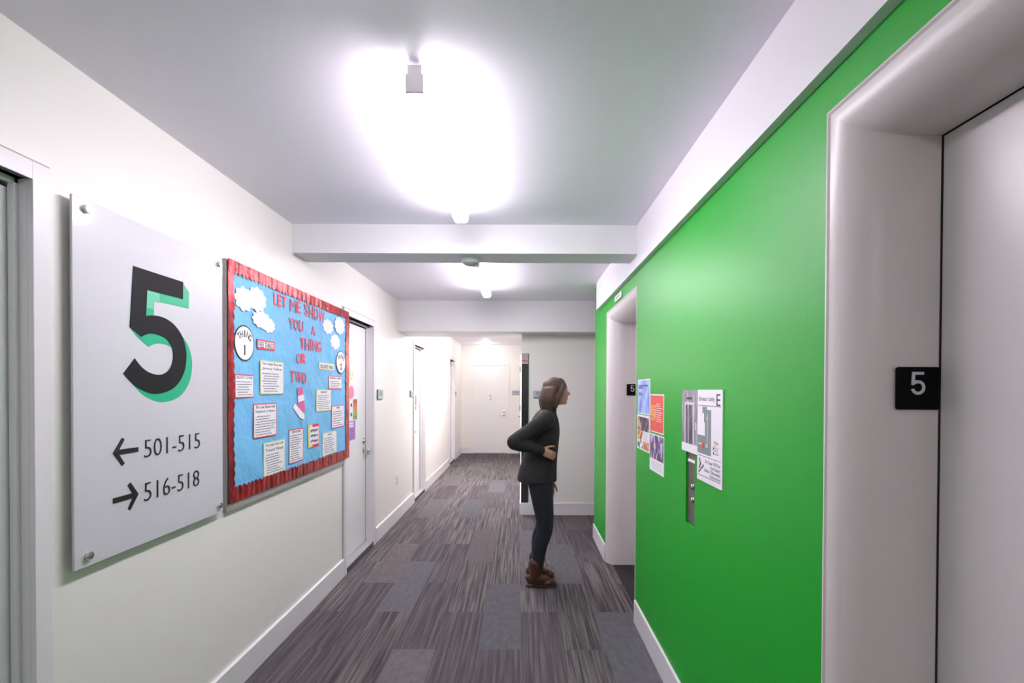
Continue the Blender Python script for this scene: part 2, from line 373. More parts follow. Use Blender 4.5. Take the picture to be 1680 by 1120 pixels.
# door on the right side of the far corridor, seen edge-on
e = struct(empty('door_6', (0, 9.5, 0)), 'door seen edge-on on the right side of the far corridor')
mb = MB(); mb.box(-.006, 0, 9.05, 9.90, .01, 2.05); mb.build('door_leaf', DOORM, e)
mb = MB(); mb.box(-.016, 0, 9.0, 9.05, 0, 2.1); mb.box(-.016, 0, 9.9, 9.95, 0, 2.1); mb.box(-.016, 0, 9.05, 9.9, 2.05, 2.1); mb.build('door_frame', TRIM, e)
for z in (1.86, 1.15, .3):
    mb = MB(); mb.cyl((-.022, 9.075, z-.055), (-.022, 9.075, z+.055), .008, n=12); mb.build('hinge', BLACK, e)
mb = MB(); mb.lathe((-.006, 9.83, .96), (-1, 0, 0), [(.03, 0), (.03, .008), (.010, .012), (.010, .05)], 20); mb.tube([(-.052, 9.83, .96), (-.055, 9.79, .96), (-.05, 9.72, .955)], .009, 10); mb.build('door_handle', STEEL, e, smooth=40)

# ------------------------------------------------------------------ elevators
def elevator(num, y0, y1, xin, label, near):
    e = struct(empty(f'door_{num}', (XR, (y0+y1)/2, 0)), label)
    prof = [(XR+.004, -.004), (XR-.0025, -.004), (XR-.003, .001), (XR+.000, .0045)]
    for k in range(0, 13):
        t = math.radians(90*k/12); prof.append((XR+.002+.138*(1-math.cos(t)) if False else XR+.002+.138*math.sin(math.radians(90*k/12))**1.0, .0055+.0945*(1-math.cos(math.radians(90*k/12)))))
    # quarter-round that leaves the wall face steeply and flattens into the jamb
    prof = prof[:4] + [(XR+.001+.14*(1-math.cos(math.radians(90*k/14))), .0055+.0945*math.sin(math.radians(90*k/14))) for k in range(15)]
    prof.append((xin, .1005))
    mb = MB(); vs_ = []; n = len(prof)
    for (yy, zz) in ((lambda i: (y0+i, 0)), (lambda i: (y0+i, EZ-i)), (lambda i: (y1-i, EZ-i)), (lambda i: (y1-i, 0))) and ():
        pass
    for st in range(4):
        for x, i in prof:
            vs_.append(((x, y0+i, 0), (x, y0+i, EZ-i), (x, y1-i, EZ-i), (x, y1-i, 0))[st])
    fs = [[s*n+k, s*n+k+1, (s+1)*n+k+1, (s+1)*n+k] for s in range(3) for k in range(n-1)]
    mb.add(vs_, fs); o = mb.build('elevator_frame', ELEVF, e, smooth=35)
    # normals must face into the opening
    me = o.data
    p = max(me.polygons, key=lambda q: q.center.x + (0 if abs(q.normal.z) > .9 else -9))
    if p.normal.z > 0: me.flip_normals()
    ya, yb, zt = y0+.1005, y1-.1005, EZ-.1005
    pn = MB(); ym = (ya+yb)/2
    pn.box(xin+.003, xin+.05, ya-.05, ym-.001, .012, zt-.002); pn.build('elevator_panel', ELEV, e, bevel=.001)
    pn = MB(); pn.box(xin+.003, xin+.05, ym+.001, yb-.0015, .012, zt-.002); pn.build('elevator_panel', ELEV, e, bevel=.001)
    g = MB(); g.box(xin-.0005, xin+.06, yb-.0012, yb+.04, 0, zt+.05); g.box(xin+.03, xin+.06, ya-.05, yb+.04, 0, zt+.05)
    g.build('door_gap', DARKGAP, e)
    sl = MB(); sl.box(XR+.045, xin+.05, ya+.0, yb, 0, .006)
    for k in range(9):
        x = XR+.06+k*.026
        if x < xin: sl.box(x, x+.012, ya, yb, .006, .010)
    sl.build('elevator_sill', mat('sill_rubber', lin=(.008, .008, .011), rough=.6), e)
    return e, yb
e1, yb1 = elevator(7, *ELV[0], .922, 'near elevator with grey painted door and rounded frame', True)
e2, yb2 = elevator(8, *ELV[1], 1.02, 'far elevator opening with rounded white frame', False)

# ------------------------------------------------------------------ ceiling lights
def strip_light(x, y0, y1, label, z=CEIL, dm=None, caps=True):
    e = empty('ceiling_light', (x, (y0+y1)/2, z), label, 'light', 'linear ceiling lights')
    m = MB(); m.box(x-.010, x+.010, y0+.03, y1-.02, z-.036, z); m.build('mounting_channel', WHITEP, e)
    hw = .0385; zt, zb = z-.032, z-.096; dm = dm or LAMPM; dm = list(dm) if isinstance(dm, tuple) else [dm, dm]
    pr = [(x-hw+.004, zt), (x-hw, zt+.0-.006), (x-hw, zb+.016), (x-hw+.005, zb+.005), (x-hw+.016, zb), (x+hw-.016, zb), (x+hw-.005, zb+.005), (x+hw, zb+.016), (x+hw, zt-.006), (x+hw-.004, zt)]
    m = MB(); m.prism([(a, y0+.006, b) for a, b in pr], [(a, y1, b) for a, b in pr]); o = m.build('diffuser', dm, e)
    for p in o.data.polygons: p.material_index = 1 if p.normal.z < -.35 else 0
    if not caps:      # added glowing end face, brightens the nearest light's cap and the ceiling there
        o.data.materials.append(mat('fill_end_glow', lin=(.8, .8, .8), rough=.4, emis=(LAMP_COL, 60)))
        for p in o.data.polygons:
            if p.normal.y > .9: p.material_index = 2
        return e
    m = MB(); c = .0285; m.box(x-c, x+c, y0-.004, y0+.006, zb+.001, zt-.006); m.box(x-.0225, x+.0225, y0-.003, y0+.03, zt-.006, z-.010); m.build('end_cap', mat('end_cap_plastic', lin=(.78, .73, .77), rough=.5), e, bevel=.0015)
    return e
strip_light(-.333, 1.545, 2.735, 'nearest bright linear ceiling light in front of the crossing beam')
strip_light(-.343, 3.730, 4.925, 'second linear ceiling light behind the beam and smoke detector')
strip_light(-.70, 6.45, 7.65, 'ceiling light of the far corridor just past the low beam', CEIL2, FARLAMPM)
strip_light(-.70, 7.70, 8.90, 'deeper ceiling light of the far corridor', CEIL2, FARLAMPM)
strip_light(-.333, -.22, .98, 'added unseen linear fill light above the viewpoint', dm=FILLLAMPM, caps=False)  # added out of view to brighten the near walls, jambs and ceiling
strip_light(-.333, -2.9, -1.7, 'linear ceiling light farthest back from the viewpoint')
e = empty('ceiling_light', (-.80, 11.1, CEIL2), 'small round glowing ceiling light at the far end', 'light')
mb = MB(); mb.lathe((-.80, 11.1, CEIL2), (0, 0, -1), [(.10, 0), (.10, .015), (.09, .02)], 32); mb.build('base', WHITEP, e, smooth=40)
mb = MB(); mb.lathe((-.80, 11.1, CEIL2-.02), (0, 0, -1), [(.085, 0), (.08, .02), (.06, .038), (.03, .048), (.004, .05)], 32); mb.build('diffuser', DOME, e, smooth=60)
# smoke detector
e = empty('smoke_detector', (-.327, 3.19, 2.316), 'round white smoke detector under the crossing beam', 'smoke detector')
mb = MB(); mb.lathe((-.327, 3.19, 2.316), (0, 0, -1), [(.064, 0), (.064, .012), (.058, .018), (.052, .028)], 36); mb.build('base', WHITEP, e, smooth=40)
mb = MB(); mb.lathe((-.327, 3.19, 2.288), (0, 0, -1), [(.044, 0), (.040, .006), (.030, .012), (.012, .016), (.003, .017)], 32); mb.build('sensor', mat('detector_grille', lin=(.45, .44, .46), rough=.5), e, smooth=40)

# ------------------------------------------------------------------ floor directory sign with the big 5
SX = -1.386
e = empty('directory_sign', (SX, 1.909, 1.495), 'large frosted acrylic sign with black and green 5 and arrows', 'sign')
ACR = mat('frosted_acrylic', lin=(.58, .575, .62), rough=.35, coat=.6)
mb = MB(); mb.box(SX, SX+.008, 1.527, 2.292, .914, 2.077); mb.build('acrylic_panel', ACR, e, bevel=.002)
for yy, zz in ((1.574, 2.046), (1.574, .949), (2.261, 2.045), (2.261, .949)):
    mb = MB(); mb.lathe((XL-.001, yy, zz), (1, 0, 0), [(.0105, 0), (.0105, .0225), (.0075, .0235), (.0075, .029), (.013, .030), (.013, .041), (.0115, .043), (.002, .0435)], 28); mb.build('standoff', CHROME, e, smooth=40)
P5 = ([(1.765, 1.915), (2.023, 1.914), (2.0215, 1.845), (1.829, 1.843), (1.823, 1.747)] +
      catmull([(1.823, 1.747), (1.850, 1.753), (1.887, 1.7555), (1.930, 1.750), (1.975, 1.731), (2.015, 1.695), (2.037, 1.648), (2.041, 1.605), (2.028, 1.550), (1.992, 1.502), (1.944, 1.474), (1.880, 1.462), (1.835, 1.466), (1.782, 1.485), (1.745, 1.510), (1.719, 1.533)], 4)[1:] +
      catmull([(1.769, 1.588), (1.795, 1.563), (1.825, 1.545), (1.860, 1.535), (1.895, 1.534), (1.928, 1.545), (1.953, 1.570), (1.965, 1.607), (1.958, 1.643), (1.935, 1.668), (1.905, 1.681), (1.870, 1.686), (1.835, 1.683), (1.799, 1.668)], 4) + [(1.748, 1.697)])
GR5 = mat('green_vinyl', lin=(.01, .40, .21), rough=.35, coat=.3); GR5b = mat('light_green_vinyl', lin=(.10, .52, .30), rough=.35)
DU, DV = .038, -.033
mb = MB(); sh = [(a+DU, b+DV) for a, b in P5]; mb.slab('L', SX+.008, sh, .0, .0008)
for i in range(len(P5)):
    a, b = P5[i], P5[(i+1) % len(P5)]; q = [a, b, (b[0]+DU, b[1]+DV), (a[0]+DU, a[1]+DV)]
    if abs((b[0]-a[0])*DV-(b[1]-a[1])*DU) > 1e-6: mb.slab('L', SX+.008, q, .0, .0002+.000008*i)
mb.build('green_numeral_shadow', GR5, e)
mb = MB(); mb.slab('L', SX+.008, [(1.829, 1.843), (1.893, 1.843), (1.893, 1.808), (1.864, 1.808), (1.864, 1.778), (1.826, 1.778)], .0008, .0012); mb.build('light_green_patch', GR5b, e)
mb = MB(); mb.slab('L', SX+.008, P5, .0012, .0030); mb.build('numeral', mat('matte_black', lin=(.004, .004, .006), rough=.6, spec=.25), e)
SGB = mat('sign_black', lin=(.008, .008, .009), rough=.45)
mb = MB(); mb.slab('L', SX+.008, [(1.674, 1.263), (1.712, 1.311), (1.7215, 1.304), (1.698, 1.2715), (1.783, 1.2705), (1.783, 1.2545), (1.698, 1.2545), (1.7215, 1.221), (1.711, 1.2145)], 0, .003); mb.build('left_arrow', SGB, e)
mb = MB(); mb.slab('L', SX+.008, [(1.783, 1.102), (1.747, 1.150), (1.7365, 1.143), (1.757, 1.1105), (1.673, 1.1095), (1.673, 1.0925), (1.757, 1.094), (1.7365, 1.0615), (1.746, 1.0535)], 0, .003); mb.build('right_arrow', SGB, e)
mb = MB(); text(mb, '501-515', 'L', SX+.008, 1.813, 2.126, 1.229, 1.293, 0, .003, bold=-.022); mb.build('room_range_text', SGB, e)
mb = MB(); text(mb, '516-518', 'L', SX+.008, 1.812, 2.120, 1.069, 1.135, 0, .003, bold=-.022); mb.build('room_range_text', SGB, e)

# ------------------------------------------------------------------ bulletin board
BX = -1.386
e = empty('bulletin_board', (XL, 3.11, 1.49), 'bulletin board covered in blue paper with red foil border', 'bulletin board')
mb = MB(); FRM = mat('board_frame', lin=(.33, .30, .29), rough=.45)
mb.box(XL, BX-.002, 2.338, 3.882, .898, 2.094); mb.build('board_frame', FRM, e, bevel=.001)
BLUE = mat('blue_paper', lin=(.16, .46, .78), rough=.55, bump=(9, .55, .03), var=(7, (104, 182, 222)))
# gently wrinkled sheet
rnd = random.Random(3); NU, NV = 60, 40; vs_ = []; fs = []
ph = [(rnd.uniform(4, 22), rnd.uniform(4, 22), rnd.uniform(0, 6.3), rnd.uniform(.0002, .0007)) for _ in range(14)]
for j in range(NV+1):
    for i in range(NU+1):
        yy = 2.342+(3.952-2.342)*i/NU; zz = .950+(2.088-.950)*j/NV
        d = sum(a*math.sin(f*yy+g*zz+p) for f, g, p, a in ph)
        if zz < 1.25 and yy > 3.0: d += .0016*math.sin(38*yy+9*zz)*(1.25-zz)/.3
        vs_.append((BX+.0008+max(-.0015, min(.0022, d)), yy, zz))
for j in range(NV):
    for i in range(NU): a = j*(NU+1)+i; fs.append([a, a+1, a+NU+2, a+NU+1])
mb = MB(); mb.add(vs_, fs); o = mb.build('blue_paper', BLUE, e, smooth=60)
FOIL = mat('red_foil', lin=(.42, .008, .010), rough=.30, metal=.5, bump=(22, .35, .015), var=(10, (120, 8, 10)))
def strip(u0, u1, vout, vin, horiz, n, wav):
    """border strip with a scalloped inner edge"""
    rnd2 = random.Random(int(u0*100+n)); pts_o = []; pts_i = []; N = n*8
    for k in range(N+1):
        t = k/N; u = u0+(u1-u0)*t; s = abs(math.sin(math.pi*k/8)); vi = vin + (vin-vout)*.22*s*(1 if True else 0) - (vin-vout)*.1
        wv = .0012*(1+math.sin(t*wav))+.0008*(1+math.sin(t*wav*2.7+1))
        pts_o.append((u, vout, wv)); pts_i.append((u, vi, wv*1.3))
    vs_ = []; fs = []
    for p in pts_o+pts_i:
        u, v, d = p if horiz else (p[1], p[0], p[2]); vs_.append(W('L', BX, u, v, .0045+d))
    n2 = N+1; nb = len(vs_)
    vs_ += [(a-.0012, b, c) for a, b, c in vs_]
    for k in range(N): fs += [[k, k+1, n2+k+1, n2+k], [nb+k, nb+n2+k, nb+n2+k+1, nb+k+1], [k, nb+k, nb+k+1, k+1], [n2+k, n2+k+1, nb+n2+k+1, nb+n2+k]]
    m = MB(); m.add(vs_, fs); return m
strip(2.342, 3.98, 2.097, 2.040, True, 44, 60).build('border_strip', FOIL, e)
strip(2.342, 3.98, .935, 1.003, True, 44, 75).build('border_strip', FOIL, e)
strip(.955, 2.085, 2.340, 2.386, False, 24, 17).build('border_strip', FOIL, e)
strip(.955, 2.085, 3.982, 3.912, False, 24, 23).build('border_strip', FOIL, e)

CUT = BX+.0042      # plane on which the paper pieces are pinned
RED = mat('red_letter', lin=(.80, .085, .13), rough=.6)
words = [('LET', (2.775, 2.922), (1.951, 2.019), 'in the top line'), ('ME', (2.975, 3.113), (1.950, 2.023), 'in the top line'), ('SHOW', (3.165, 3.488), (1.946, 2.028), 'in the top line'),
         ('YOU', (2.958, 3.150), (1.841, 1.908), 'in the second line'), ('A', (3.268, 3.333), (1.839, 1.898), 'in the second line'), ('THING', (3.106, 3.434), (1.733, 1.808), 'in the third line'),
         ('OR', (3.055, 3.188), (1.641, 1.705), 'in the short fourth line'), ('TWO', (2.975, 3.195), (1.519, 1.591), 'in the bottom line')]
ordn = {0: 'first', 1: 'second', 2: 'third', 3: 'fourth', 4: 'fifth'}
wid = {'I': .35, 'M': 1.25, 'W': 1.45, 'O': 1.1, 'L': .75, 'E': .8, 'T': .95}
for wd, (u0, u1), (v0, v1), where in words:
    tot = sum(wid.get(c, 1)+.16 for c in wd)-.16; sc = (u1-u0)/tot; u = u0
    for i, ch in enumerate(wd):
        cwid = wid.get(ch, 1)*sc; j = random.uniform(-.003, .003)
        m = MB(); text(m, ch, 'L', CUT, u, u+cwid, v0+j, v1+j, 0, .0012, bold=(.0 if ch in 'MNW' else .014), rot=random.uniform(-.04, .04))
        tag(m.build('cutout_letter', RED), f'red paper letter {ch}, {ordn[i]} of the word {wd} {where}', 'letter', 'red cut-out letters on the bulletin board')
        u += cwid+.16*sc

def scallop(cu_, cv_, ru, rv, nb_, ph_=0, amp=.10, n=96):
    return [(cu_+ru*(1-amp+amp*2*abs(math.sin(nb_*(t/n)*math.pi+ph_)))*math.cos(2*math.pi*t/n)/(1+amp), cv_+rv*(1-amp+amp*2*abs(math.sin(nb_*(t/n)*math.pi+ph_)))*math.sin(2*math.pi*t/n)/(1+amp)) for t in range(n)]
CLD = mat('white_card', lin=(.80, .79, .82), rough=.6)
def cloud(lobes, label):
    m = MB()
    for k, (a, b, ra, rb, nn) in enumerate(lobes): m.slab('L', CUT, scallop(a, b, ra, rb, nn), 0, .0015+.0004*k)
    tag(m.build('paper_cloud', CLD), label, 'paper cloud', 'paper clouds on the bulletin board')
cloud([(2.478, 1.928, .088, .062, 9), (2.598, 1.948, .095, .066, 10)], 'large two-lobed white paper cloud at the upper left of the board')
cloud([(2.645, 1.848, .098, .048, 11), (2.715, 1.828, .072, .042, 9)], 'smaller white paper cloud just below the large upper left cloud')
cloud([(3.550, 1.928, .10, .054, 9)], 'white paper cloud to the right of the word SHOW')
cloud([(3.775, 1.962, .105, .068, 10)], 'large white paper cloud in the upper right corner of the board')
cloud([(3.688, 1.832, .098, .058, 9)], 'oval white paper cloud above the right-hand round badge')

def badge(cu_, cv_, ru, rv, word, num, label):
    b = empty('round_badge', W('L', CUT, cu_, cv_, 0), label, 'paper badge', 'round THING badges on the board')
    el = lambda r: [(cu_+r*ru*math.cos(t*math.pi/24), cv_+r*rv*math.sin(t*math.pi/24)) for t in range(48)]
    m = MB(); m.slab('L', CUT, el(1), 0, .0012); m.build('black_rim', BLACK, b)
    m = MB(); m.slab('L', CUT, el(.92), .0012, .0020); m.build('white_disc', CLD, b)
    m = MB(); n = len(word)
    for i, ch in enumerate(word):
        a = math.radians(150-120*i/(n-1)); a2 = a
        lu, lv = cu_+ru*.60*math.cos(a)*1.05, cv_+rv*.28+rv*.36*math.sin(a)-rv*.12
        hw, hh = ru*(.13 if ch != 'I' else .05), rv*.19
        text(m, ch, 'L', CUT, lu-hw, lu+hw, lv-hh, lv+hh, .0020, .0026, bold=.01, rot=(a-math.pi/2)*.55)
    m.build('badge_word', INK, b)
    m = MB(); text(m, num, 'L', CUT, cu_-ru*.30, cu_+ru*.30, cv_-rv*.66, cv_-rv*.10, .0020, .0026, bold=.03, keep=True, align='c'); m.build('badge_numeral', INK, b)
badge(2.479, 1.709, .090, .090, 'THING', '1', 'round white badge reading THING 1 at the left of the board')
badge(3.803, 1.688, .098, .088, 'THING', '2', 'round white badge reading THING 2 at the right of the board')

NRED = mat('red_border_paper', lin=(.68, .05, .09), rough=.6); NYEL = mat('yellow_border_paper', lin=(.74, .70, .26), rough=.6)
TXG = mat('printed_text', lin=(.16, .15, .20), rough=.7)
def lines(m, kind, base, u0, u1, v0, v1, n, w0, w1, rnd3, th=.34, ragged=.35):
    pitch = (v1-v0)/n
    for i in range(n):
        v = v1-(i+.5)*pitch; u = u0+(0 if rnd3.random() < .5 else (u1-u0)*.06); end = u1-(u1-u0)*rnd3.uniform(0, ragged)
        while u < end:
            l = (u1-u0)*rnd3.uniform(.05, .15); m.rect(kind, base, u, min(u+l, end), v-pitch*th/2, v+pitch*th/2, w0, w1); u += l+(u1-u0)*.022
def note(u0, u1, v0, v1, col, title, nlines, label, tb=.0, tilt=0.0, seed=1, brd=.006, tfrac=.16):
    b = empty('pinned_note', W('L', CUT, (u0+u1)/2, (v0+v1)/2, 0), label, 'note', 'typed notes pinned to the bulletin board')
    m = MB(); m.rect('L', CUT, u0, u1, v0, v1, 0, .0010); m.build('coloured_backing', col, b)
    m = MB(); m.rect('L', CUT, u0+brd, u1-brd, v0+brd, v1-brd, .0010, .0016); m.build('white_sheet', PAPER, b)
    v = v1-brd-.004; m = MB()
    hgt = (v1-v0)
    for t in title:
        h_ = hgt*tfrac*.62; text(m, t, 'L', CUT, u0+(u1-u0)*(.08+tb), u1-(u1-u0)*(.08+tb), v-h_, v, .0016, .0021, bold=.004); v -= hgt*tfrac
    m.build('heading', INK, b)
    if nlines:
        m = MB(); lines(m, 'L', CUT, u0+(u1-u0)*.08, u1-(u1-u0)*.07, v0+brd+.004, v-.002, nlines, .0016, .0020, random.Random(seed)); m.build('text_lines', TXG, b)
note(2.598, 2.784, 1.692, 1.744, NRED, ['FREE THINGS'], 0, 'narrow red-edged label reading FREE THINGS', seed=1, brd=.009, tfrac=.95)
note(3.391, 3.663, 1.618, 1.665, NYEL, ['DISCOUNTED THINGS'], 0, 'narrow yellow-edged label reading DISCOUNTED THINGS', seed=2, brd=.008, tfrac=.9)
note(2.628, 2.884, 1.453, 1.634, NYEL, ['The Tonight Show with', 'Jimmy Fallon'], 8, 'yellow-edged typed note about the Tonight Show', seed=3, tfrac=.14)
note(2.395, 2.563, 1.436, 1.553, NRED, ['SIGHTS TO SEE'], 6, 'small red-edged note headed SIGHTS TO SEE', seed=4)
note(2.560, 2.802, 1.223, 1.404, NRED, ['The Late Show with', 'Stephen Colbert'], 8, 'red-edged typed note about the Late Show', seed=5, tfrac=.14)
note(2.660, 2.898, 1.006, 1.190, NYEL, ['The Daily Show with', 'Trevor Noah'], 8, 'yellow-edged typed note about the Daily Show near the bottom', seed=6, tfrac=.14)
note(2.953, 3.143, 1.033, 1.238, NRED, ['MUSEUMS'], 12, 'tall narrow red-edged note headed MUSEUMS', tb=.12, seed=7, tfrac=.10)
note(3.450, 3.712, 1.013, 1.174, NYEL, ['ARTS'], 8, 'yellow-edged note at the lower right of the board', tb=.28, seed=8, tfrac=.14)
note(3.345, 3.603, 1.329, 1.478, NYEL, ['BROADWAY'], 8, 'yellow-edged note headed BROADWAY right of the pink strip', tb=.22, seed=9, tfrac=.15)
note(3.617, 3.868, 1.194, 1.361, NRED, ['PARKS'], 7, 'red-edged note headed PARKS by the right border', tb=.3, seed=10, tfrac=.15)
note(3.564, 3.817, 1.483, 1.580, NRED, ['BASEBALL GAMES'], 4, 'short red-edged note below the right-hand badge', seed=11, tfrac=.24)
# striped-edge card with handwritten lines
b = empty('pinned_note', W('L', CUT, 3.30, 1.172, 0), 'small card with red and yellow edges and brushed handwriting', 'note')
m = MB(); m.rect('L', CUT, 3.220, 3.385, 1.101, 1.246, 0, .001); m.build('yellow_backing', mat('bright_yellow_paper', lin=(.78, .68, .16), rough=.6), b)
m = MB(); m.rect('L', CUT, 3.285, 3.387, 1.096, 1.249, .001, .0016); m.build('red_backing', mat('bright_red_paper', lin=(.70, .03, .07), rough=.6), b)
m = MB(); m.rect('L', CUT, 3.238, 3.380, 1.115, 1.230, .0016, .0022); m.build('white_sheet', PAPER, b)
m = MB()
for r, zz in enumerate((1.207, 1.173, 1.138)):
    rr = random.Random(20+r); pts = [W('L', CUT, 3.250+.0095*k, zz+(.010 if k % 2 else -.009)*rr.uniform(.4, 1.1), .0028) for k in range(13)]
    m.tube(catmull(pts, 4), .0018, 6)
m.build('handwriting', mat('blue_ink', lin=(.03, .03, .12), rough=.6), b)
# plain pink strip standing in for the drawn ornament
b = empty('paper_strip', W('L', CUT, 3.12, 1.39, 0), 'plain pink and white paper strip pinned below the word TWO', 'paper strip')
m = MB(); m.slab('L', CUT, [(3.062, 1.488), (3.135, 1.497), (3.176, 1.340), (3.082, 1.318)], 0, .001); m.build('pink_sheet', mat('pink_paper', lin=(.62, .10, .30), rough=.6), b)
m = MB(); m.slab('L', CUT, [(3.068, 1.438), (3.150, 1.448), (3.159, 1.412), (3.074, 1.398)], .001, .0015); m.slab('L', CUT, [(3.004, 1.368), (3.03, 1.395), (3.165, 1.318), (3.158, 1.288), (3.10, 1.300)], .001, .0015); m.build('white_band', CLD, b)

# ------------------------------------------------------------------ papers on the second door (leaf plane)
DL = -1.473
b = empty('door_decoration', (DL, 4.29, 1.59), 'pale yellow flower cut-out at the top of the door papers', 'paper cut-out')
m = MB(); m.slab('L', DL, scallop(4.292, 1.603, .062, .052, 6, amp=.16), 0, .0012); m.build('petals', mat('pale_yellow_paper', lin=(.78, .72, .36), rough=.6), b)
m = MB(); m.slab('L', DL, scallop(4.292, 1.603, .034, .03, 8), .0012, .002); m.build('centre', CLD, b)
m = MB(); [m.lathe(W('L', DL, 4.292+a, 1.603+c, .002), (1, 0, 0), [(.006, 0), (.006, .0005)], 10) for a, c in ((-.03, 0), (.03, .002), (0, .02), (0, -.02))]; m.build('marks', INK, b)
b = empty('door_decoration', (DL, 4.30, 1.46), 'pink mitten-shaped paper cut-out on the door', 'paper cut-out')
m = MB(); m.slab('L', DL, scallop(4.305, 1.455, .070, .060, 5, amp=.06), 0, .0012); m.build('mitten', mat('mid_pink_paper', lin=(.72, .22, .34), rough=.6), b)
b = empty('door_poster', (DL, 4.37, 1.30), 'white poster with red to green colour column on the door', 'poster')
m = MB(); m.rect('L', DL, 4.240, 4.455, 1.213, 1.396, 0, .0012); m.build('sheet', PAPER, b)
for k, c in enumerate(((170, 80, 62), (190, 112, 70), (190, 140, 80), (150, 160, 90), (112, 150, 80))):
    m = MB(); m.rect('L', DL, 4.345, 4.452, 1.216+.0355*(4-k), 1.216+.0355*(5-k), .0012, .0018); m.build('colour_block', mat(f'colour_block_{k}', c, .6), b)
m = MB(); m.slab('L', DL, scallop(4.300, 1.345, .020, .016, 6), .0012, .002); m.build('black_drawing', INK, b); m = MB(); m.slab('L', DL, scallop(4.300, 1.262, .022, .018, 5), .0012, .002); m.build('black_drawing', INK, b)
b = empty('door_poster', (DL, 4.33, 1.12), 'purple flyer below the colour poster on the door', 'poster')
m = MB(); m.rect('L', DL, 4.240, 4.408, 1.040, 1.208, 0, .0012); m.build('sheet', mat('purple_paper', lin=(.42, .20, .52), rough=.6), b)
m = MB(); m.rect('L', DL, 4.25, 4.352, 1.155, 1.195, .0012, .0018); m.build('white_heading', PAPER, b)
m = MB(); lines(m, 'L', DL, 4.27, 4.395, 1.05, 1.145, 5, .0012, .0017, random.Random(3)); m.build('text_lines', mat('purple_ink', lin=(.16, .06, .25), rough=.6), b); m = MB(); text(m, 'HOME', 'L', DL, 4.265, 4.34, 1.167, 1.183, .0018, .0022); m.build('heading', mat('purple_ink', lin=(.16, .06, .25), rough=.6), b)
# papers on the third door
for k, (yy, zz, hw, hh, c, lb) in enumerate(((6.80, 1.62, .05, .06, (236, 226, 180), 'pale yellow scrap on the third left-hand door'), (6.84, 1.47, .06, .085, (226, 150, 150), 'pink paper on the third left-hand door'), (6.90, 1.33, .08, .07, (196, 96, 84), 'red and white paper on the third left-hand door'))):
    m = MB(); m.rect('L', -1.473, yy-hw, yy+hw, zz-hh, zz+hh, 0, .0015); tag(m.build('door_paper', mat(f'door_paper_{k}', c, .6)), lb, 'paper')
m = MB(); m.rect('L', -1.473, 6.84, 6.96, 1.20, 1.25, 0, .0015); tag(m.build('door_paper', mat('dark_note', (96, 110, 90), .6)), 'small dark green note lowest on the third left-hand door', 'paper')

# ------------------------------------------------------------------ room number signs
SLV = mat('silver_plate', lin=(.42, .44, .50), rough=.4, metal=.2); DG = mat('sign_green', lin=(.01, .16, .07), rough=.4)
def room_sign(kind, base, u0, u1, v0, v1, label, num=None, g=.010):
    b = empty('room_sign', W(kind, base, (u0+u1)/2, (v0+v1)/2, 0), label, 'sign')
    s = 1 if kind != 'L' else -1
    m = MB(); m.rect(kind, base, u0+(g if s > 0 else 0), u1-(0 if s > 0 else g), v0, v1-g*.3, 0, .010); m.build('green_backing', DG, b)
    m = MB(); m.rect(kind, base, u0+(0 if s > 0 else g), u1-(g if s > 0 else 0), v0+g, v1, .010, .014); m.build('silver_plate', SLV, b)
    m = MB()
    if num: text(m, num, kind, base, u0+(u1-u0)*.26, u0+(u1-u0)*.74, v0+(v1-v0)*.42, v0+(v1-v0)*.82, .014, .0155)
    else:
        for q in range(3): m.rect(kind, base, u0+(u1-u0)*.28, u1-(u1-u0)*.25, v0+(v1-v0)*(.35+.17*q), v0+(v1-v0)*(.42+.17*q), .014, .0155)
    m.build('raised_text', INK, b)
room_sign('F', Y5, .138, .302, 1.385, 1.474, 'silver room sign reading 516 on the wall behind the person', '516')
room_sign('L', XL, 4.835, 5.020, 1.382, 1.484, 'room sign on the left wall beside the posters door')
room_sign('L', XL, 6.262, 6.415, 1.385, 1.473, 'room sign on the left wall just before the middle door')
room_sign('F', YF, -.225, -.045, 1.365, 1.47, 'tiny room sign on the far wall right of the far door', '514')
room_sign('L', XL, 10.58, 10.72, 1.36, 1.45, 'tiny room sign on the left wall by the far corner')
# black glass strip sign
b = empty('strip_sign', (.044, Y5, 1.03), 'tall narrow black glass strip on the wall corner behind the person', 'wall panel')
m = MB(); m.box(.003, .080, Y5-.010, Y5, .148, 1.912); m.build('dark_glass', mat('dark_glass', lin=(.020, .022, .022), rough=.18, coat=.5), b)
m = MB(); m.box(.080, .087, Y5-.012, Y5, .148, 1.912); m.build('green_edge', mat('glass_green_edge', lin=(.03, .11, .055), rough=.3), b)
m = MB(); m.rect('F', Y5, .003, .080, 1.79, 1.908, .010, .012); m.build('pale_top_label', mat('pale_rose', lin=(.45, .36, .36), rough=.5), b)
m = MB(); m.rect('F', Y5, .008, .074, 1.818, 1.832, .012, .0128); m.build('label_marking', mat('rose_ink', lin=(.30, .10, .10), rough=.5), b)

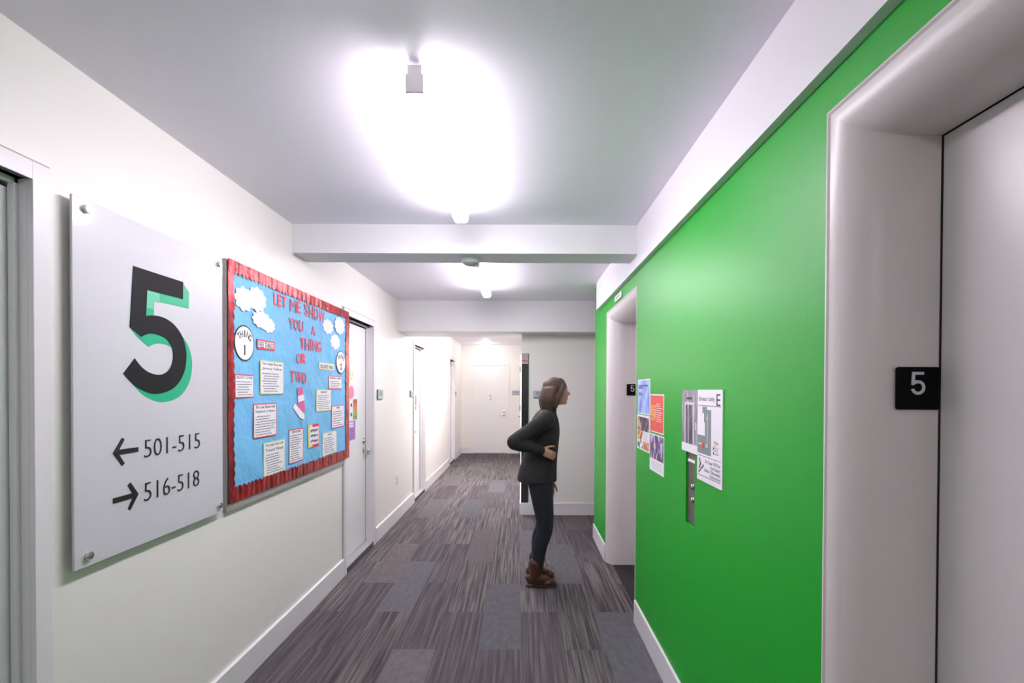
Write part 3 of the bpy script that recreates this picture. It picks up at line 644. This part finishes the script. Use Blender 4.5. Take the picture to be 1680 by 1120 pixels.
# ------------------------------------------------------------------ outlet and small fixtures on the left wall
b = empty('wall_outlet', (XL, 5.62, .45), 'white duplex outlet low on the left wall', 'outlet')
m = MB(); m.box(XL, XL+.006, 5.585, 5.655, .392, .508); m.build('cover_plate', WHITEP, b, bevel=.002)
for zz in (.425, .475):
    m = MB(); m.box(XL+.006, XL+.009, 5.603, 5.637, zz-.016, zz+.016); m.build('socket', mat('socket_grey', lin=(.5, .5, .55), rough=.4), b, bevel=.002)
def sprinkler(yy, zz, label):
    b = empty('wall_sprinkler', (XL, yy, zz), label, 'sprinkler')
    m = MB(); m.lathe((XL, yy, zz), (1, 0, 0), [(.035, 0), (.033, .006), (.012, .009)], 20); m.build('escutcheon', CHROME, b, smooth=40)
    m = MB(); m.cyl((XL+.006, yy, zz), (XL+.05, yy, zz), .008); m.box(XL+.05, XL+.054, yy-.02, yy+.02, zz-.015, zz+.015); m.build('spray_head', CHROME, b)
sprinkler(8.28, 1.935, 'small metal sprinkler head high on the left wall')
b = empty('door_closer', (-1.40, 9.95, 2.03), 'metal door closer at the top of the far left door', 'door closer')
m = MB(); m.box(-1.465, -1.375, 9.85, 10.08, 2.0, 2.045); m.build('closer_body', CHROME, b, bevel=.004)
m = MB(); m.tube([(-1.375, 10.0, 2.045), (-1.33, 9.92, 2.05), (-1.40, 9.80, 2.085)], .007, 8); m.build('closer_arm', CHROME, b)

# ------------------------------------------------------------------ elevator floor plaques
def plaque(x0, x1, z0, z1, yf, label):
    b = empty('floor_plaque', ((x0+x1)/2, yf, (z0+z1)/2), label, 'sign', 'black floor number plaques')
    r = .006; pts = []
    for cx_, cz_, a0 in ((x1-r, z1-r, 0), (x0+r, z1-r, 90), (x0+r, z0+r, 180), (x1-r, z0+r, 270)):
        for k in range(5): a = math.radians(a0+22.5*k); pts.append((cx_+r*math.cos(a), cz_+r*math.sin(a)))
    m = MB(); m.slab('F', yf, pts, 0, .004); m.build('plate', mat('plaque_black', lin=(.003, .003, .003), rough=.7, spec=.12), b)
    cx_, cz_, s = (x0+x1)/2-.001, (z0+z1)/2+.011, (x1-x0)
    m = MB(); w_, h_, st = .155*s, .53*s, .068*s; zc = cz_-h_*.5
    five = [(cx_-w_*.90, zc+h_), (cx_+w_*.85, zc+h_), (cx_+w_*.85, zc+h_-st), (cx_-w_*.90+st, zc+h_-st), (cx_-w_*.95+st, zc+h_*.64)]
    rr_o, rr_i = .165*s, .165*s-st; oc = (cx_-.0*s, zc+.168*s)
    ang = [118-k*(118+165)/22 for k in range(23)]
    five += [(oc[0]+rr_o*math.cos(math.radians(a)), oc[1]+rr_o*1.02*math.sin(math.radians(a))) for a in ang if a < 105]
    five += [(oc[0]+rr_i*math.cos(math.radians(a)), oc[1]+rr_i*1.02*math.sin(math.radians(a))) for a in ang[::-1] if a < 140]
    five += [(cx_-w_*.70, zc+h_*.42), (cx_-w_*1.0, zc+h_*.44)]
    m.slab('F', yf, five, .004, .0055); m.build('numeral', mat('plaque_grey', lin=(.52, .52, .56), rough=.5), b)
plaque(.826, .921, 1.440, 1.534, yb1, 'black plaque with grey 5 on the near elevator frame')
plaque(.886, .984, 1.437, 1.534, yb2, 'smaller-looking black plaque with 5 on the far elevator frame')
# little white label over far elevator
b = empty('wall_label', (XR, 3.74, 2.176), 'small white label over the far elevator frame', 'label')
m = MB(); m.slab('R', XR, [(-3.868, 2.163), (-3.62, 2.163), (-3.62, 2.205), (-3.868, 2.205)], 0, .012); m.build('plate', WHITEP, b, bevel=.001)
m = MB(); m.rect('R', XR, -3.82, -3.67, 2.181, 2.188, .012, .0125); m.build('text_line', TXG, b)

# ------------------------------------------------------------------ call panel in its slot
b = empty('call_panel', (XR+.05, 2.15, 1.05), 'brushed steel elevator call panel recessed in the green wall', 'control panel')
m = MB(); m.box(XR+.010, XR+.029, 2.1, 2.210, .900, 1.215); m.build('steel_plate', STEEL, b, bevel=.002)
m = MB(); m.box(XR+.007, XR+.010, 2.104, 2.206, 1.168, 1.180); m.build('label_strip', PAPER, b)
for zz in (1.066, 1.008):
    m = MB(); m.lathe((XR+.010, 2.135, zz), (-1, 0, 0), [(.0135, 0), (.0135, .004), (.010, .0045), (.010, .010), (.008, .012), (.001, .0125)], 24); m.build('call_button', CHROME, b, smooth=40)
for zz in (1.140, .935):
    m = MB(); m.lathe((XR+.010, 2.135, zz), (-1, 0, 0), [(.004, 0), (.004, .0015), (.001, .002)], 12); m.build('screw', CHROME, b)

# ------------------------------------------------------------------ papers on the green wall (u = -Y)
def sheet(name, u0, u1, v0, v1, label, cat='poster', group=None, m_=PAPER, th=.0015):
    b = empty(name, W('R', XR, (u0+u1)/2, (v0+v1)/2, 0), label, cat, group)
    m = MB(); m.rect('R', XR, u0, u1, v0, v1, 0, th); m.build('sheet', m_, b)
    def fr(a0, a1, b0, b1, mm, pname='print', k=0):
        q = MB(); q.rect('R', XR, u0+(u1-u0)*a0, u0+(u1-u0)*a1, v1-(v1-v0)*b1, v1-(v1-v0)*b0, th+.0005*k, th+.0005*(k+1)); return q.build(pname, mm, b)
    return b, fr, (lambda s, a0, a1, b0, b1, q, k=1, bold=0, rot=0: text(q, s, 'R', XR, u0+(u1-u0)*a0, u0+(u1-u0)*a1, v1-(v1-v0)*b1, v1-(v1-v0)*b0, th+.0005*k, th+.0005*k+.0004, bold=bold, rot=rot))
PG = 'flyers beside the far elevator'
b, fr, tx = sheet('poster', -3.125, -2.832, 1.338, 1.547, 'pale blue poster, topmost left of the four flyers', group=PG)
BLP = ramp_mat('blue_wash', [(.3, (84, 110, 200)), (.5, (140, 165, 225)), (.7, (196, 208, 240))], (1, 6, 3), tscale=2.2, distort=.6)
fr(.03, .97, .03, .97, BLP, 'blue_print'); q = MB()
for t0, t1, a in ((.16, .20, .85), (.22, .26, .45), (.38, .41, .35), (.43, .46, .45)): q.rect('R', XR, -3.125+.293*.08, -3.125+.293*a, 1.547-.209*t1, 1.547-.209*t0, .0020, .0024)
q.build('text_lines', mat('navy_ink', lin=(.04, .05, .22), rough=.6), b)
b, fr, tx = sheet('poster', -3.140, -2.840, 1.120, 1.332, 'white flyer with food photographs, lower left of the four flyers', group=PG)
PH1 = ramp_mat('dark_photo_print', [(.35, (28, 26, 52)), (.5, (70, 60, 84)), (.62, (200, 150, 120))], (1, 1, 1), tscale=14)
PH2 = ramp_mat('food_photo_print', [(.3, (48, 34, 26)), (.5, (190, 130, 60)), (.65, (240, 228, 214))], (1, 1, 1), tscale=26)
PH3 = ramp_mat('orange_photo_print', [(.3, (120, 70, 30)), (.5, (205, 130, 80)), (.7, (235, 190, 140))], (1, 1, 1), tscale=30)
PH4 = ramp_mat('black_white_photo_print', [(.42, (24, 24, 28)), (.52, (220, 220, 224)), (.7, (245, 245, 248))], (1, 1, 1), tscale=30)
fr(.06, .96, .06, .45, PH1, 'photograph'); fr(.06, .5, .46, .72, PH2, 'photograph'); fr(.06, .5, .73, .96, PH4, 'photograph'); fr(.53, .96, .73, .96, PH3, 'photograph')
q = MB(); lines(q, 'R', XR, -3.14+.3*.54, -2.84-.3*.05, 1.332-.212*.70, 1.332-.212*.48, 4, .0015, .0019, random.Random(4), th=.25); q.build('text_lines', mat('grey_ink', lin=(.35, .34, .40), rough=.7), b)
b, fr, tx = sheet('poster', -2.823, -2.555, 1.250, 1.460, 'red poster with bold yellow lettering, upper right of the four flyers', group=PG)
fr(.03, .97, .03, .97, mat('red_print', lin=(.70, .10, .07), rough=.6), 'red_print')
q = MB()
for s, a, c in (('HOW', .28, .38), ('DOES', .39, .49), ('THIS', .50, .60), ('ACT', .61, .69)): tx(s, .07, .44, a, c, q, 1, .02)
q.build('yellow_heading', mat('yellow_print', lin=(.80, .60, .16), rough=.6), b)
q = MB(); lines(q, 'R', XR, -2.823+.268*.48, -2.555-.268*.08, 1.46-.21*.72, 1.46-.21*.22, 9, .0020, .0024, random.Random(8), th=.3, ragged=.5); q.build('white_text_lines', PAPER, b)
b, fr, tx = sheet('poster', -2.830, -2.548, 1.034, 1.240, 'white flyer with crowd photograph, lowest of the four flyers', group=PG)
PH5 = ramp_mat('crowd_photo_print', [(.25, (40, 34, 58)), (.42, (120, 70, 56)), (.52, (70, 84, 150)), (.62, (220, 214, 222)), (.75, (200, 110, 70))], (1, 1.6, .8), tscale=22, distort=.4)
fr(.03, .97, .03, .66, PH5, 'photograph'); q = MB(); lines(q, 'R', XR, -2.83+.282*.15, -2.548-.282*.12, 1.24-.206*.93, 1.24-.206*.72, 4, .0015, .0019, random.Random(9), th=.14, ragged=.1); q.build('text_lines', TXG, b)
# black and white elevator photograph
b, fr, tx = sheet('elevator_picture', -2.258, -2.059, 1.213, 1.482, 'grey photograph of an elevator hung beside the lobby map', cat='sign', th=.004)
PM = ramp_mat('brushed_panel_print', [(.3, (104, 100, 108)), (.5, (140, 136, 144)), (.7, (176, 172, 180))], (1, 14, 2), tscale=4)
PD = ramp_mat('dark_panel_print', [(.3, (48, 46, 54)), (.5, (88, 85, 94)), (.7, (158, 155, 164))], (1, 26, 3), tscale=3)
LG = mat('print_light_grey', lin=(.56, .55, .58), rough=.5)
fr(.0, 1, 0, .86, PM, 'wall_print'); fr(.34, .66, .115, .15, INK, 'indicator_print', 1); fr(.20, .80, .19, .86, LG, 'frame_print', 1); fr(.27, .72, .235, .86, PD, 'door_print', 2)
fr(.44, .47, .235, .86, LG, 'seam_print', 3); fr(.86, .94, .50, .62, LG, 'button_print', 1); fr(0, .17, .70, .86, mat('print_dark_grey', lin=(.18, .18, .20), rough=.5), 'bin_print', 1)
# lobby map
b, fr, tx = sheet('lobby_map_sign', -2.056, -1.801, 1.117, 1.484, 'white elevator lobby E map with fire stair instructions', cat='sign', th=.005)
MG = mat('map_grey', lin=(.19, .23, .25), rough=.5)
q = MB(); tx('Elevator Lobby', .07, .71, .075, .135, q, 0); tx('E', .78, .92, .045, .165, q, 0, .0)
q.build('heading', INK, b)
q = MB(); U0, U1, V0, V1 = -2.056, -1.801, 1.117, 1.484
def R_(q, a0, a1, b0, b1, k=0): q.rect('R', XR, U0+(U1-U0)*a0, U0+(U1-U0)*a1, V1-(V1-V0)*b1, V1-(V1-V0)*b0, .005+.0004*k, .0054+.0004*k)
R_(q, .04, .95, .170, .176); R_(q, .04, .95, .722, .727); R_(q, .04, .95, .938, .944); q.build('rule_lines', INK, b)
q = MB(); q.slab('R', XR, [(U0+(U1-U0)*a, V1-(V1-V0)*c) for a, c in ((.22, .185), (.41, .185), (.41, .215), (.58, .215), (.58, .70), (.01, .70), (.01, .50), (.33, .50), (.33, .355), (.29, .355), (.29, .255), (.22, .255))], .005, .0054); q.build('floor_plan', MG, b)
q = MB(); R_(q, .42, .45, .26, .60, 1); R_(q, .38, .41, .29, .33, 1); R_(q, .36, .46, .585, .62, 1); q.build('yellow_route', mat('route_yellow', lin=(.55, .48, .30), rough=.5), b)
q = MB(); q.slab('R', XR, [(U0+(U1-U0)*a, V1-(V1-V0)*c) for a, c in ((.20, .59), (.27, .575), (.31, .60), (.29, .64), (.24, .645), (.20, .62))], .0054, .0060); R_(q, .70, .86, .555, .562); q.build('red_marker', mat('marker_red', lin=(.65, .05, .03), rough=.5), b)
q = MB(); R_(q, .06, .19, .590, .602, 1); q.build('white_marker', PAPER, b)
q = MB()
for c in (.535, .545, .58, .60, .62, .635, .655, .665): R_(q, .68, .68+.2*random.uniform(.6, 1.1), c, c+.004)
R_(q, .66, .69, .595, .625); R_(q, .66, .69, .645, .67); q.build('legend', INK, b)
q = MB()
for s, a, c0, c1 in (('In Case Of Fire', .36, .752, .790), ('Use Stairs', .55, .802, .838), ('Unless Otherwise', .30, .846, .884), ('Instructed', .55, .892, .928)): tx(s, a, .94, c0, c1, q, 0)
q.build('instructions', INK, b)
q = MB()
for k in range(5): R_(q, .07+.045*k, .11+.045*k, .895-.020*k, .920-.020*k)
q.slab('R', XR, [(U0+(U1-U0)*a, V1-(V1-V0)*c) for a, c in ((.09, .755), (.12, .75), (.15, .80), (.19, .815), (.17, .835), (.13, .825), (.10, .79))], .005, .0054)
q.slab('R', XR, [(U0+(U1-U0)*a, V1-(V1-V0)*c) for a, c in ((.11, .825), (.14, .825), (.13, .865), (.08, .875), (.08, .86))], .005, .0054)
q.build('stair_pictogram', INK, b)

# ------------------------------------------------------------------ the walking person (faces +X, side on to the camera)
def remesh(o, vox, smooth_it=4):
    md = o.modifiers.new('remesh', 'REMESH'); md.mode = 'VOXEL'; md.voxel_size = vox; md.use_smooth_shade = True
    if smooth_it: s_ = o.modifiers.new('smooth', 'SMOOTH'); s_.factor = .6; s_.iterations = smooth_it
    dg = bpy.context.evaluated_depsgraph_get(); me = bpy.data.meshes.new_from_object(o.evaluated_get(dg)); me.name = o.name
    o.modifiers.clear(); old = o.data; o.data = me; bpy.data.meshes.remove(old)
    return o
def limb(mb, pts, rs, n=5, seg=18):
    """tapering limb through joints: rs one radius per joint"""
    q = [tuple(p)+(r,) for p, r in zip(pts, rs)]; q = catmull(q, n)
    mb.tube([p[:3] for p in q], [p[3] for p in q], seg); mb.ell(pts[0], (rs[0],)*3); mb.ell(pts[-1], (rs[-1],)*3)
def loft(mb, rows, n=36):
    vs_ = []; fs = []
    rows = catmull(rows, 4)
    for x, z, rx, ry in rows:
        for k in range(n): t = 2*math.pi*k/n; vs_.append((x+rx*math.cos(t), PY+ry*math.sin(t), z))
    for i in range(len(rows)-1):
        for k in range(n): fs.append([i*n+k, i*n+(k+1) % n, (i+1)*n+(k+1) % n, (i+1)*n+k])
    fs += [list(range(n)), [(len(rows)-1)*n+k for k in range(n)]]
    mb.add(vs_, fs)
def hand(mb, wrist, direc, palm_n, thumb_side, curl, s=1.0):
    """palm with five bent fingers; direc: along the hand, palm_n: out of the palm, thumb_side: towards the thumb"""
    d, pn, ts = Vector(direc).normalized(), Vector(palm_n).normalized(), Vector(thumb_side).normalized(); w0 = Vector(wrist)
    rot = Matrix((d, ts, pn)).transposed().to_euler()
    mb.ell(w0+d*.045*s, (.050*s, .036*s, .015*s), rot)
    mb.ell(w0+d*.010*s, (.030*s, .026*s, .017*s), rot)
    for k, (off, ln) in enumerate(((.027, .070), (.0095, .078), (-.0085, .072), (-.0255, .057))):
        p = w0+d*.078*s+ts*off*s; pts = [p-d*.02*s]; dd = d.copy(); c = curl+.1*k
        for j in range(3):
            ang = c*(.6, 1.0, .8)[j]; dd = (dd*math.cos(ang)+pn*math.sin(ang)*1).normalized() if j == 0 else (dd*math.cos(ang)+(pn-dd*pn.dot(dd)).normalized()*math.sin(ang)).normalized()
            pts.append(pts[-1]+dd*(ln*s*(.46, .31, .25)[j]+(.02*s if j == 0 else 0)))
        limb(mb, pts, (.0088*s, .0085*s, .0078*s, .0066*s), 3, 10)
    t0 = w0+d*.020*s+ts*.024*s; td = (d*.75+ts*.7+pn*.35).normalized()
    limb(mb, [t0, t0+td*.034*s, t0+td*.058*s+d*.012*s, t0+td*.072*s+d*.028*s+pn*.004], (.0125*s, .0105*s, .0095*s, .0072*s), 3, 10)
PY = 3.80
person = empty('person', (.15, PY, 0), 'person in dark jacket, dark jeans and brown ankle boots stepping towards the elevator', 'person')
SKIN = mat('skin', lin=(.42, .22, .155), rough=.5); HAIR = mat('brown_hair', lin=(.075, .040, .026), rough=.6, bump=(60, .3, .002))
JACK = mat('dark_jacket', lin=(.006, .0065, .0065), rough=.8, bump=(30, .5, .01)); JEAN = mat('dark_jeans', lin=(.006, .008, .014), rough=.85, bump=(300, .3, .002))
BOOT = mat('brown_leather', lin=(.055, .016, .009), rough=.42, bump=(60, .25, .003)); SOLE = mat('boot_sole', lin=(.05, .035, .025), rough=.7)
HC = Vector((.270, PY, 1.468))
sh_n, sh_f = Vector((.178, PY-.165, 1.262)), Vector((.185, PY+.165, 1.262))
el_n, wr_n = Vector((-.045, PY-.225, 1.105)), Vector((.150, PY-.205, 1.040))
el_f, wr_f = Vector((.205, PY+.195, .985)), Vector((.232, PY+.175, .765))
# body: one continuous skin
mb = MB()
tilt = Matrix.Rotation(math.radians(8), 3, 'Y').to_euler()
mb.ell(HC+Vector((-.006, 0, .022)), (.088, .070, .088), tilt); mb.ell(HC+Vector((.022, 0, -.030)), (.062, .056, .072), tilt)
mb.ell(HC+Vector((.058, 0, -.078)), (.024, .024, .020)); mb.ell(HC+Vector((.071, 0, .030)), (.012, .046, .009))       # chin, brow
limb(mb, [HC+Vector((.074, 0, .020)), HC+Vector((.084, 0, -.002)), HC+Vector((.095, 0, -.017))], (.007, .009, .0110), 3, 10)    # nose
mb.ell(HC+Vector((.085, .010, -.022)), (.010, .007, .007)); mb.ell(HC+Vector((.085, -.010, -.022)), (.010, .007, .007))
mb.ell(HC+Vector((.080, 0, -.044)), (.009, .020, .0055)); mb.ell(HC+Vector((.077, 0, -.055)), (.010, .018, .0065))       # lips
for s in (-1, 1):
    mb.ell(HC+Vector((.052, s*.036, -.020)), (.026, .020, .024)); mb.ell(HC+Vector((-.010, s*.072, -.006)), (.018, .006, .030), tilt); mb.ell(HC+Vector((.068, s*.030, .012)), (.012, .014, .010))
limb(mb, [HC+Vector((-.018, 0, -.055)), (.222, PY, 1.362), (.192, PY, 1.29)], (.050, .050, .062), 4)
loft(mb, [(.190, 1.315, .055, .07), (.186, 1.27, .07, .14), (.178, 1.20, .085, .14), (.165, 1.10, .09, .13), (.152, .98, .085, .12), (.142, .88, .09, .14), (.140, .80, .08, .13)])
for s, sh_, el, wr in ((-1, sh_n, el_n, wr_n), (1, sh_f, el_f, wr_f)):
    limb(mb, [(.185, PY, 1.27), sh_, (sh_+el)/2, el, (el+wr)/2, wr], (.050, .044, .038, .034, .031, .022), 4)
    hp = Vector((.140, PY+s*.075, .84))
hand(mb, wr_n, (wr_n-el_n)*.9+Vector((0, .01, -.02)), (0, 1, -.15), (.1, .1, 1), .55, .95)
hand(mb, wr_f, (.12, -.02, -1), (-.55, -.8, 0), (.85, -.5, .1), .35, .95)
def leg_pts(s): return ((Vector((.138, PY-.080, .83)), Vector((.183, PY-.082, .445)), Vector((.128, PY-.078, .12))) if s < 0 else (Vector((.138, PY+.080, .83)), Vector((.178, PY+.085, .445)), Vector((.126, PY+.088, .12))))
for s in (-1, 1):
    hp, kn, an = leg_pts(s); limb(mb, [hp, (hp+kn)/2, kn, (kn*.62+an*.38)+Vector((-.014, 0, 0)), an], (.082, .068, .050, .047, .032), 5)
remesh(mb.build('body', SKIN, person), .0055, 3)
# eyes
for s in (-1, 1):
    m = MB(); m.ell(HC+Vector((.0725, s*.031, .010)), (.0085, .0105, .0060)); m.ell(HC+Vector((.0785, s*.0315, .010)), (.0035, .005, .0045), mi=1); m.build('eye', [mat('eye_white', lin=(.7, .68, .66), rough=.2), mat('iris', lin=(.02, .012, .01), rough=.15)], person, smooth=60)
# hair: shoulder-length, swept back by the stride
mb = MB(); mb.ell(HC+Vector((-.018, 0, .033)), (.092, .079, .080), tilt); mb.ell(HC+Vector((-.040, 0, -.010)), (.066, .076, .080))
for k in range(13):
    a = math.radians(95+170*k/12); x, yv = math.cos(a)*.075, math.sin(a)*.079
    p = HC+Vector((-.018+x, yv, .015)); e_ = HC+Vector((-.038+x*.95, yv*.80, -.135-.012*math.cos(3*k)))
    limb(mb, [p, (p+e_)/2+Vector((-.012, yv*.12, 0)), e_], (.024, .027, .012), 4, 10)
for s in (-1, 1): limb(mb, [HC+Vector((.038, s*.020, .082)), HC+Vector((.052, s*.050, .058)), HC+Vector((.034, s*.070, .010)), HC+Vector((.006, s*.074, -.050)), HC+Vector((-.008, s*.068, -.115))], (.014, .015, .018, .020, .012), 5, 12); mb.ell(HC+Vector((.010, s*.024, .072)), (.052, .042, .036))
remesh(mb.build('hair', HAIR, person), .006, 3)
# jacket
mb = MB()
loft(mb, [(.216, 1.36, .054, .056), (.208, 1.335, .062, .070), (.190, 1.30, .080, .130), (.180, 1.24, .108, .170), (.170, 1.16, .124, .172), (.158, 1.06, .128, .166), (.145, .97, .132, .165), (.132, .89, .142, .172), (.124, .83, .150, .178), (.122, .79, .152, .180)])
for sh_, el, wr, e1_ in ((sh_n, el_n, wr_n, 1), (sh_f, el_f, wr_f, 1)):
    limb(mb, [Vector((.182, PY, 1.265)), sh_, (sh_+el)/2, el, (el+wr)/2, wr-(wr-el).normalized()*.012], (.072, .064, .056, .052, .046, .037), 4); mb.ell(el, (.058,)*3)
remesh(mb.build('jacket', JACK, person), .007, 3)
# jeans
mb = MB(); mb.ell((.138, PY, .86), (.118, .155, .10))
for s in (-1, 1):
    hp, kn, an = leg_pts(s); limb(mb, [hp, (hp+kn)/2+Vector((.004, 0, 0)), kn, (kn*.62+an*.38)+Vector((-.016, 0, 0)), an+Vector((0, 0, .03))], (.096, .080, .060, .056, .041), 5)
remesh(mb.build('jeans', JEAN, person), .006, 2)
# boots
def boot(ax, ay, az, pitch, label_side):
    """ankle at (ax, ay, az): shaft, heel, instep and toe, laces and a stacked heel"""
    R = Matrix.Rotation(pitch, 4, 'Y'); T = Matrix.Translation((ax, ay, az))
    def tr(mb_):
        mb_.v = [tuple((T@R) @ Vector(v)) for v in mb_.v]; return mb_
    m = MB(); limb(m, [(-.004, 0, .055), (-.006, 0, .0), (-.014, 0, -.048)], (.049, .046, .044), 4)
    m.ell((-.032, 0, -.062), (.048, .034, .040)); limb(m, [(-.02, 0, -.055), (.05, 0, -.064), (.105, 0, -.080)], (.040, .036, .022), 4)
    m.ell((.088, 0, -.086), (.060, .040, .026)); m.ell((.03, 0, -.088), (.09, .034, .022))
    m.box(-.076, .142, -.028, .028, -.106, -.096)
    o = remesh(tr(m).build('boot', BOOT, person), .004, 3)
    m = MB(); pr = []
    for k in range(40):
        t = 2*math.pi*k/40; x = .036+.116*math.cos(t); wv = .033+.010*math.cos(t); pr.append((x, wv*math.sin(t)))
    m.prism([(x, y, -.110) for x, y in pr], [(x, y, -.100) for x, y in pr])
    hp = [(x, y) for x, y in pr if x < -.02]; hp.sort(key=lambda q: math.atan2(q[1], q[0]+.03) % (2*math.pi)); m.prism([(x, y, -.122) for x, y in hp], [(x, y, -.109) for x, y in hp])
    tr(m).build('boot_sole', SOLE, person)
    m = MB()
    for k in range(5):
        x, z = -.0+.045*k*.5+.040, .030-.022*k
        m.tube([(x-.012+.010*k, -.022, z-.004), (x+.006+.008*k, 0, z+.004), (x-.012+.010*k, .022, z-.004)], .0022, 6)
    m.tube(catmull([(.046, -.002, .034), (.072, -.018, .046), (.074, -.022, .022), (.050, -.006, .030), (.078, .012, .040), (.080, .02, .012)], 5), .0018, 6)
    tr(m).build('boot_laces', mat('tan_lace', lin=(.22, .12, .06), rough=.7), person)
boot(.120, PY-.078, .122, 0, 'near')
boot(.118, PY+.088, .122, 0, 'far')
